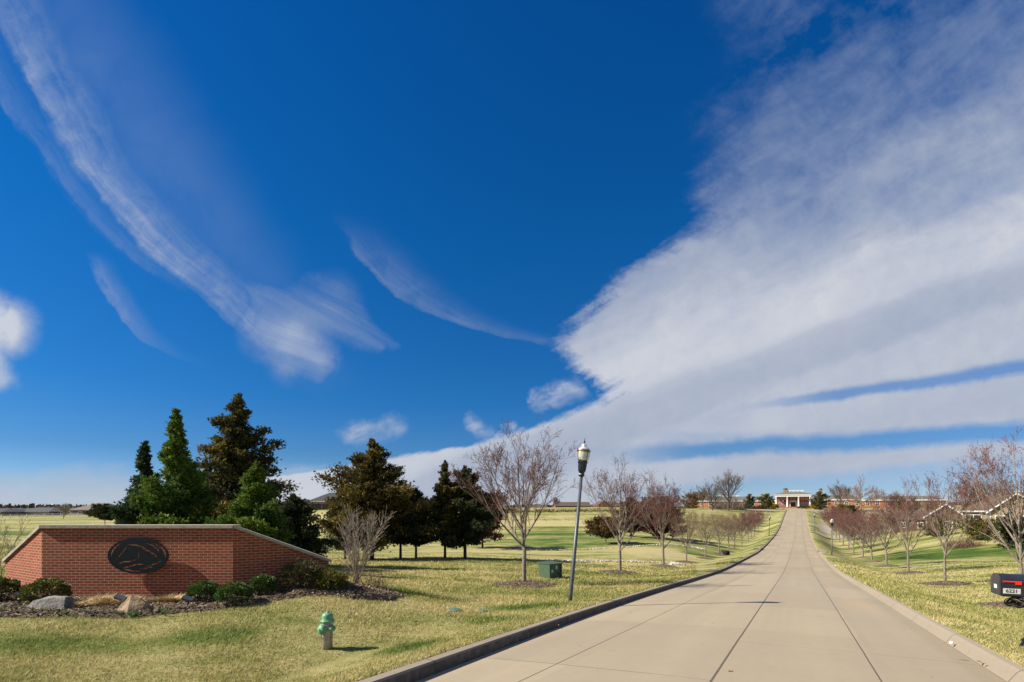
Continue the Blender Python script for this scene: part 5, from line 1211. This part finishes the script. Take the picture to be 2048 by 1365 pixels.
def house(px, Y, rz, label, w, d, wh, rh, wall='siding_grey', roof='roof_dark', kind='hip', axis='x', wins=(), trim='white', group=None, name='house', extra=None):
    x, y, z = at(px, Y); g = empty(name, (x, y, z), label, 'house', group, rz)
    mb = MB().box(-w / 2, -d / 2, -1.2, w / 2, d / 2, wh)
    if kind == 'gable':
        if axis == 'y': mb.add([(-w / 2, -d / 2, wh), (w / 2, -d / 2, wh), (0, -d / 2, wh + rh), (-w / 2, d / 2, wh), (w / 2, d / 2, wh), (0, d / 2, wh + rh)], [(0, 1, 2), (4, 3, 5)])
        else: mb.add([(-w / 2, -d / 2, wh), (-w / 2, d / 2, wh), (-w / 2, 0, wh + rh), (w / 2, -d / 2, wh), (w / 2, d / 2, wh), (w / 2, 0, wh + rh)], [(1, 0, 2), (3, 4, 5)])
    mb.build('wall', M[wall], g)
    r = hip(w, d, rh, .5, wh) if kind == 'hip' else gable(w, d, rh, .4, wh, axis)
    r.build('roof', M[roof], g)
    if kind == 'hip': MB().box(-w / 2 - .53, -d / 2 - .53, wh - .12, w / 2 + .53, -d / 2 - .505, wh + .15).build('fascia', M[trim], g)
    for q in wins: windowp(g, q[0], -d / 2, q[1], q[2], q[3], trim=trim)
    if extra: extra(g)
    return g
def mansion():
    # stands square to the road; portico centred on its axis
    px, Y = 1586, 264
    x, y, z = at(px, Y); z = -.55
    g = empty('brick_mansion', (x, y, z), 'long red brick house with a white four-columned porch at the top of the drive', 'mansion', rz=-HD)
    pw = 8.1; D0 = 3.8
    mb = MB().box(-pw, D0, -1.5, pw, 15, 6.25); mb.build('main_wall', M['porch_shade_brick'], g)  # shade under the porch is put into this darker brick colour
    hip(pw * 2, 11.2, 2.1, .5, 6.32, oy=9.4).build('main_roof', M['roof_grey'], g)
    # portico
    MB().box(-pw - .2, -.25, 5.3, pw + .2, D0 - .02, 6.1).box(-pw - .45, -.5, 6.1, pw + .45, D0 - .02, 6.42).build('entablature', M['white'], g)
    MB().add([(-pw - .5, -.55, 6.43), (pw + .5, -.55, 6.43), (pw + .5, D0, 6.43), (-pw - .5, D0, 6.43), (-pw + .3, .9, 6.95), (pw - .3, .9, 6.95), (pw - .3, D0, 6.95), (-pw + .3, D0, 6.95)],
             [(0, 1, 5, 4), (1, 2, 6, 5), (2, 3, 7, 6), (3, 0, 4, 7), (4, 5, 6, 7), (3, 2, 1, 0)]).build('porch_roof', M['roof_grey'], g)
    for cx in (-7.6, -2.55, 2.55, 7.6):
        MB().lathe([(.5, 0), (.5, .25), (.42, .3), (.4, 2), (.34, 4.95), (.45, 5.05), (.5, 5.15), (.5, 5.29)], 20, c=(cx, .25, 0)).build('column', M['white'], g)
    for sx in (-1, 1): MB().box(sx * 7.95 - .22, D0 - .35, 0, sx * 7.95 + .22, D0 - .02, 5.29).build('pilaster', M['white'], g)
    MB().box(-pw - .6, -.9, -1.2, pw + .6, D0 - .01, 0).build('porch_floor', M['far_brick'], g)
    for i in range(4): MB().box(-4.5 - i * .3, -1.3 - i * .42, -1.2, 4.5 + i * .3, -.92 - i * .42 + .01, -.14 - i * .16).build('step', M['far_brick'], g)
    for cx in (-6, -4.15, 4.15, 6.0):
        windowp(g, cx, D0, .8, 1.25, 1.7); windowp(g, cx, D0, 3.55, 1.25, 1.5)
    # doorway with its own small white surround and balcony
    MB().box(-1.7, D0 - 1.2, 2.55, 1.7, D0 - .02, 2.95).box(-1.55, D0 - 1.1, .0, -1.25, D0 - .85, 2.55).box(1.25, D0 - 1.1, 0, 1.55, D0 - .85, 2.55).build('door_surround', M['white'], g)
    dd = MB().box(-.9, D0 - .08, 0, .9, D0 - .01, 2.4).build('door', M['door_dark'], g)
    MB().box(-1.6, D0 - 1.15, 3.35, 1.6, D0 - 1.08, 3.45).box(-1.6, D0 - 1.15, 2.96, -1.5, D0 - 1.08, 3.34).box(1.5, D0 - 1.15, 2.96, 1.6, D0 - 1.08, 3.34).box(-.05, D0 - 1.15, 2.96, .05, D0 - 1.08, 3.34).build('balcony_rail', M['white'], g)
    windowp(g, 0, D0, 3.2, 2.0, 1.9)
    def rail(cx, cy, w, zz, d=2.0):
        m = MB().box(cx - w / 2, cy, zz, cx + w / 2, cy + .1, zz + .12).box(cx - w / 2, cy, zz + .95, cx + w / 2, cy + .12, zz + 1.1)
        k = int(w / .45)
        for i in range(k + 1): q = cx - w / 2 + w * i / k; m.box(q - .07 - (.08 if i % 4 == 0 else 0), cy - .01, zz + .12, q + .07 + (.08 if i % 4 == 0 else 0), cy + .09, zz + .95 + (.25 if i % 4 == 0 else -.001))
        m.build('balustrade', M['white'], g)
    rail(1.6, 7.6, 6.6, 7.65)
    def chim(cx, cy, z0, z1, w=1.5):
        c = MB().box(cx - w / 2, cy - w / 2, z0, cx + w / 2, cy + w / 2, z1).build('chimney', M['far_brick'], g)
        MB().lathe([(w * .62, z1 + .003), (w * .62, z1 + .15), (w * .55, z1 + .35), (w * .3, z1 + .62), (.05, z1 + .7)], 12, c=(cx, cy, 0)).build('cap', M['copper'], c)
    chim(-3.6, 9, 6.5, 9.3, 2.0); chim(12.5, 9.5, 2.5, 8.9, 1.5); chim(-21, 8, 2.5, 6.5, 2.2); chim(-47, 9, 2, 7.2, 2.4)
    # wings
    def wing(x0, x1, y0, y1, h, rh, n, zb=0):
        MB().box(x0, y0, -2.5, x1, y1, h).build('wing_wall', M['far_brick'], g)
        hip(x1 - x0, y1 - y0, rh, .5, h + .02, ox=(x0 + x1) / 2, oy=(y0 + y1) / 2).build('wing_roof', M['roof_grey'], g)
        MB().box(x0 - .53, y0 - .55, h - .3, x1 + .53, y0 - .503, h + .2).build('eave_board', M['white'], g)
        for i in range(n): windowp(g, x0 + (x1 - x0) * (i + .5) / n, y0, .6, 1.6, 2.0)
    wing(-52, -8.12, 5, 15, 3.2, 2.5, 10); wing(8.12, 30, 5, 15, 3.6, 2.3, 5); wing(30.02, 62, 3, 13, 3.3, 2.0, 8)
    rail(-33, 9.9, 14, 5.3); rail(-43.5, 9.9, 5, 5.3)
    for sx in (-1, 1): MB().box(sx * 7 - 3.2, -4.2, -1.5, sx * 7 + 3.2, -1.8, -.25).build('terrace', M['far_brick'], g)
mansion()
for px, Y, w, lab, sd in ((1524, 254, 1.7, 'clipped dark hedge left of the porch steps', 1), (1548, 252, 2.2, 'low dark shrub mound left of the porch terrace', 2), (1604, 246, 2.0, 'low dark hedge right of the porch steps', 3), (1613, 250, 1.6, 'rounded dark shrub at the right porch column', 4)):
    leafy(px, Y, w, 1.2, 1.5, lab, 'f_dark', sd + 40, 700, 'low hedges before the columned house', .25, name='hedge_shrub')

# houses on the right
def tail_r(g): 
    MB().box(-2.2, -4.45, 0, -1.95, -4.2, 2.7).build('porch_post', M['white'], g); MB().box(1.95, -4.45, 0, 2.2, -4.2, 2.7).build('porch_post', M['white'], g)
def gable_trim(w, d, wh, rh, o=.42):
    def f(g):
        for sx in (-1, 1):
            a = w / 2 + o; zz = wh - o * rh / (w / 2); y = -d / 2 - o - .02
            MB().add([(sx * a, y, zz - .12), (0, y, wh + rh - .1), (0, y, wh + rh + .19), (sx * a, y, zz + .17), (sx * a, y - .05, zz - .12), (0, y - .05, wh + rh - .1), (0, y - .05, wh + rh + .19), (sx * a, y - .05, zz + .17)],
                     [(0, 1, 2, 3), (7, 6, 5, 4), (0, 4, 5, 1), (2, 6, 7, 3), (0, 3, 7, 4)]).build('barge_board', M['white'], g)
            MB().box(sx * (w / 2 - .12) - .12, -d / 2 - .05, 0, sx * (w / 2 - .12) + .12, -d / 2 - .002, wh - .15).build('corner_board', M['white'], g)
    return f
house(1889, 110, R(-38), 'brown gabled house with white trim between the right-hand trees', 6.4, 9, 2.8, 2.5, 'siding_brown', 'roof_brown', 'gable', 'y', [(0, .4, 2.2, 1.5), (-2.1, .7, .8, 1.2), (2.1, .7, .8, 1.2)], group='houses on the right', extra=gable_trim(6.4, 9, 2.8, 2.5))
house(1822, 120, R(-37), 'low brown house with a small white-trimmed gable left of the larger gabled one', 7.5, 9, 2.6, 1.8, 'siding_brown', 'roof_brown', 'gable', 'x', [(-1.5, .6, 1, 1.4), (1.6, .6, 1, 1.4)], group='houses on the right', extra=None)
house(2022, 99, R(-41), 'large tan house with a big brown roof at the right edge', 14, 11, 2.9, 3.7, 'siding_tan', 'roof_brown', 'hip', 'x', [(-5.5, .4, 2.4, 1.9), (-2.2, .4, 1.6, 1.9)], group='houses on the right')
house(2031, 86, R(-42), 'tan front-gabled wing with a dark shadowed barge board at the right edge', 6.6, 7, 3.0, 2.9, 'siding_tan', 'roof_brown', 'gable', 'y', [(-1.8, .5, 1.6, 1.8), (1.2, .5, 1.6, 1.8)], group='houses on the right', extra=gable_trim(6.6, 7, 3.0, 2.9))
# roofs along the left horizon
GL_ = 'low dark-roofed houses beyond the white fence'
for px, Y, w, d, wh, rh, roof, lab, rz in [(10, 225, 22, 14, 1.2, 2.4, 'roof_dark', 'dark-roofed house at the left edge beyond the white fence', -.3), (40, 232, 16, 12, 1.0, 2.6, 'roof_dark', 'second dark-roofed house beyond the fence', -.25),
        (92, 230, 24, 15, 1.1, 2.7, 'roof_slate', 'longest grey-roofed house beyond the white fence', -.2), (138, 240, 16, 12, 1.0, 2.4, 'roof_dark', 'grey-roofed house behind the thin pale saplings', -.15), (172, 228, 15, 12, 1.0, 2.9, 'roof_slate', 'grey hipped house left of the small dark pine', -.3),
        (205, 226, 19, 13, 1.6, 4.3, 'roof_tan', 'taller hipped house behind the small dark pine', -.2), (232, 235, 12, 10, 1.4, 2.9, 'roof_dark', 'dark hipped house right of the small dark pine', -.1)]:
    house(px, Y, rz, lab, w, d, wh + .35, rh * .72, 'siding_grey', roof, 'hip', group=GL_, trim='siding_brown')
# the open-sided garage on the crest, its neighbours
def open_bay(g):
    MB().box(-7.4, -6.06, .1, -1.0, -6.003, 2.1).build('bay_opening', M['door_dark'], g); MB().box(-7.4, -6.1, 2.1, -1.0, -6.003, 2.65).build('lintel', M['siding_tan'], g)
    for q in (-8.8, -.4, 4.2): MB().box(q - .25, -6.3, 0, q + .25, -6.07, 3.0).build('post', M['white'], g)
    MB().box(-4.3, -6.09, .1, -4.05, -6.062, 2.1).build('mullion', M['siding_tan'], g)
house(676, 203, 0, 'brick building with a grey hipped roof and open bays on the hill crest', 18.4, 12, 3.0, 3.6, 'far_brick_dark', 'roof_slate', 'hip', group='buildings on the hill crest', extra=open_bay)
house(606, 215, -.2, 'small grey-roofed house left of the open-bayed building on the crest', 9, 8, 2.0, 2.2, 'siding_tan', 'roof_slate', 'gable', 'y', group='buildings on the hill crest')
house(584, 240, 0, 'low pale-roofed shed at the left end of the hill crest', 14, 9, 1.8, 1.6, 'siding_tan', 'roof_slate', 'hip', group='buildings on the hill crest')
for px, Y, w, rh, kind, axis, roof, wall, lab in [(1130, 235, 12, 2.2, 'gable', 'x', 'roof_brown', 'far_brick_dark', 'brown-roofed house on the crest left of the street lamp'), (1160, 240, 10, 2.4, 'gable', 'x', 'roof_brown', 'siding_tan', 'brown-roofed house on the crest behind the leaning street lamp'),
        (1204, 228, 7.5, 2.7, 'gable', 'y', 'roof_brown', 'far_brick', 'brick house with a pointed gable on the crest right of the street lamp'), (1222, 238, 13, 2.6, 'hip', 'x', 'roof_brown', 'far_brick_dark', 'brown hip-roofed house right of the pointed brick gable'), (1075, 250, 10, 1.8, 'hip', 'x', 'roof_brown', 'far_brick_dark', 'low brown house behind the nearest roadside tree')]:
    house(px, Y, .1, lab, w * .8, 7, .9, rh * .75, wall, roof, kind, axis, group='houses on the far crest', wins=() )
# water tower, chimney stack, poles
def tower():
    x, y, z = at(109, 1400); g = empty('water_tower', (x, y, -3), 'tiny white water tower on the left horizon', 'water tower')
    MB().lathe([(1.5, -2), (1.5, .0), (6.5, .8), (8, 2.5), (8.2, 6), (7, 7.4), (.1, 8)], 20).build('tank', M['white'], g); MB().lathe([(2.2, -14), (1.6, -2.02)], 12).build('stem', M['white'], g)
tower()
x, y, z = at(92, 1350); tag(MB().lathe([(1.1, -12), (.9, 7)], 10).build('chimney_stack', M['siding_grey'], None, (x, y, z + 3)), 'slim grey stack beside the water tower', 'chimney stack')
x, y, z = at(602, 235); tag(MB().tube([(0, 0, 0), (0, 0, 6.2)], .07, 6).build('flag_pole', M['lamp_paint'], None, (x, y, z)), 'thin bare pole on the crest left of the open-bayed building', 'pole')

# ---------------------------------------------------------------- white rail fence
def fence():
    pts = [(-40, 168), (0, 175), (60, 184), (120, 192), (195, 201), (240, 210)]
    P = [Vector(at(px, Y)) for px, Y in pts]; g = empty('rail_fence', P[0], 'long white rail fence across the left horizon', 'fence')
    L = [0]
    for a, b in zip(P[:-1], P[1:]): L.append(L[-1] + (b - a).length)
    def q(s):
        for i in range(len(P) - 1):
            if s <= L[i + 1]: t = (s - L[i]) / (L[i + 1] - L[i]); p = P[i].lerp(P[i + 1], t); p.z = gz(p.x, p.y); return p
        return P[-1].copy()
    n = int(L[-1] / 2.44); pr = [q(L[-1] * i / n) - P[0] for i in range(n + 1)]
    for p in pr: MB().box(p.x - .09, p.y - .09, p.z - .3, p.x + .09, p.y + .09, p.z + 1.25).build('post', M['white'], g)
    for h in (.4, .78, 1.12):
        m = MB()
        for a, b in zip(pr[:-1], pr[1:]): m.tube([a + Vector((0, -.11, h)), b + Vector((0, -.11, h))], .075, 4, smooth=False)
        m.build('rail', M['white'], g)
fence()
# ---------------------------------------------------------------- far woods and the brown scrub on the crest
def woods():
    rg = np.random.RandomState(3); N = 9000; th = rg.uniform(-1.25, 1.25, N); Y = rg.uniform(430, 620, N) ; X = np.tan(np.clip(th, -1.2, 1.2)) * Y
    k = np.abs(X) < 1500; X, Y = X[k], Y[k]; n = len(X); z = gz_arr(X, Y)
    env = 2.6 + 1.7 * np.sin(X * .021) + 1.1 * np.sin(X * .063 + 1) + 1.2 * np.sin(X * .17) ; env = np.clip(env, 1.0, 9) * rg.uniform(.5, 1.15, n) + 1.0; W = rg.uniform(.5, 1.6, n); a = rg.uniform(0, 3.14, n); c, s = np.cos(a) * W, np.sin(a) * W
    V = np.stack([np.stack([X - c, Y - s, z - .5], 1), np.stack([X + c, Y + s, z - .5], 1), np.stack([X + c * .6, Y + s * .6, z + env * .7], 1), np.stack([X + rg.normal(0, .3, n), Y, z + env], 1), np.stack([X - c * .7, Y - s * .7, z + env * .65], 1)], 1).reshape(-1, 3)
    o = np.arange(n)[:, None] * 5; F = np.concatenate([o + np.array([[0, 1, 2, 4]]), o + np.array([[4, 2, 3, 3]])])
    o_ = np_mesh('far_woods', V, F[:n], attr_mat('winter_woods', [(0, (.05, .04, .036)), (1, (.12, .09, .075))], 1), rnd=rg.rand(n))
    tag(o_, 'low brown leafless woods along the horizon', 'woods', kind='stuff')
woods()
def scrub(pxs, Ys, n, h, label, seed, matn='f_brown'):
    rg = np.random.RandomState(seed); t = rg.rand(n); Y = Ys[0] + (Ys[1] - Ys[0]) * rg.rand(n); X = ((pxs[0] + (pxs[1] - pxs[0]) * t) - 1024) / 1024 * Y; z = gz_arr(X, Y)
    V, F = chips(rg, X, Y, z + rg.uniform(0, h, n), h * .55); tag(np_mesh('dry_scrub', V, F, M[matn], rnd=rg.rand(n)), label, 'scrub', kind='stuff')
scrub((950, 1300), (172, 180), 1800, .7, 'band of brown dry scrub below the far crest', 5)
scrub((1020, 1300), (149, 151), 500, .4, 'thin strip of dry scrub along the upper fairway', 6)
# ---------------------------------------------------------------- grass blades on the near lawns
def grass():
    rg = np.random.RandomState(12)
    def field(n, y0, y1, lo, hi):
        Y = y0 * (y1 / y0) ** rg.rand(n); U = rg.uniform(lo, hi, n); return U * Y, Y
    A = field(640000, 4.6, 60, -1.04, .36); B = field(210000, 4.6, 60, .4, 1.06)
    for q in (field(200000, 3.4, 60, -1.75, -1.04), field(60000, 3.4, 60, 1.06, 1.5), field(60000, 2.6, 4.6, -1.04, -.1)): A = (np.concatenate([A[0], q[0]]), np.concatenate([A[1], q[1]]))
    X = np.concatenate([A[0], B[0]]); Y = np.concatenate([A[1], B[1]]); s, t = st(X, Y)
    k = ((t < -HW - .22 + inset(s)) | (t > HW + .20)) & (rg.rand(len(X)) > sstep(Y, 32, 60)) & (t > -60)
    sd = poly_sd(X, Y, BED) + wobble(X, Y, 1.4) * .10; k &= sd < rg.uniform(-.04, .06, len(X))
    for cx, cy, r in RINGS:
        k &= np.hypot(X - cx, Y - cy) > r * rg.uniform(.94, 1.02, len(X))
    for px, rr in ((908, .19), (965, .13)): cx, cy = (px - 1024) / 1024 * 12.9, 12.9; k &= np.hypot(X - cx, Y - cy) > rr
    # clumps: thin out between tussocks
    cl = np.sin(X * 17 + 3 * np.sin(Y * 11)) * np.sin(Y * 19 + 2 * np.sin(X * 13)) + rg.uniform(-1, 1, len(X)); k &= cl > -.95
    X, Y = X[k], Y[k]; n = len(X); Z = gz_arr(X, Y)
    h = rg.uniform(.018, .048, n) * (1 + .3 * np.sin(X * 2.1 + Y * 1.3)) * np.clip((Y / 9), 1, 2.2) ; a = rg.normal(.6, 1.2, n); ln = rg.uniform(.2, 1.1, n) * h * 1.2; w = rg.uniform(.0035, .007, n) * np.clip(Y / 8, 1, 6.5)
    b = rg.uniform(0, 6.28, n); P = np.stack([X, Y, Z - .004], 1); wv = np.stack([np.cos(b) * w, np.sin(b) * w, 0 * w], 1); tip = P + np.stack([np.cos(a) * ln, np.sin(a) * ln, h], 1)
    V = np.stack([P - wv, P + wv, tip], 1).reshape(-1, 3); F = np.arange(3 * n).reshape(n, 3)
    m, nt, bs = new_mat('grass_blades'); pos = geo_pos(nt); col = lawn_color(nt, pos)
    at_ = nt.nodes.new('ShaderNodeAttribute'); at_.attribute_name = 'rnd'; f = E(nt, at_.outputs['Fac'])
    v = ramp(nt, f, [(0, (.45, .42, .38)), (.5, (1.1, 1.1, 1.05)), (1, (1.75, 1.65, 1.5))]); col = mix(nt, 1.0, col, v, 'MULTIPLY')
    col = mix(nt, f.sst(.82, .95, 0, .55), col, (.58, .48, .25)); col = mix(nt, (1.0 - f).sst(.80, .95, 0, .6), col, (.055, .09, .018))
    setc(nt, bs, col); bs.inputs['Roughness'].default_value = .7; bs.inputs['Specular IOR Level'].default_value = .15
    tr = nt.nodes.new('ShaderNodeBsdfTranslucent'); nt.links.new(col.s, tr.inputs[0]); mx = nt.nodes.new('ShaderNodeMixShader'); mx.inputs[0].default_value = .3
    nt.links.new(bs.outputs[0], mx.inputs[1]); nt.links.new(tr.outputs[0], mx.inputs[2]); nt.links.new(mx.outputs[0], nt.nodes['Material Output'].inputs[0])
    tag(np_mesh('grass', V, F, m, rnd=rg.rand(n)), 'short straw and green winter grass of the near lawns', 'grass', kind='stuff')
grass()
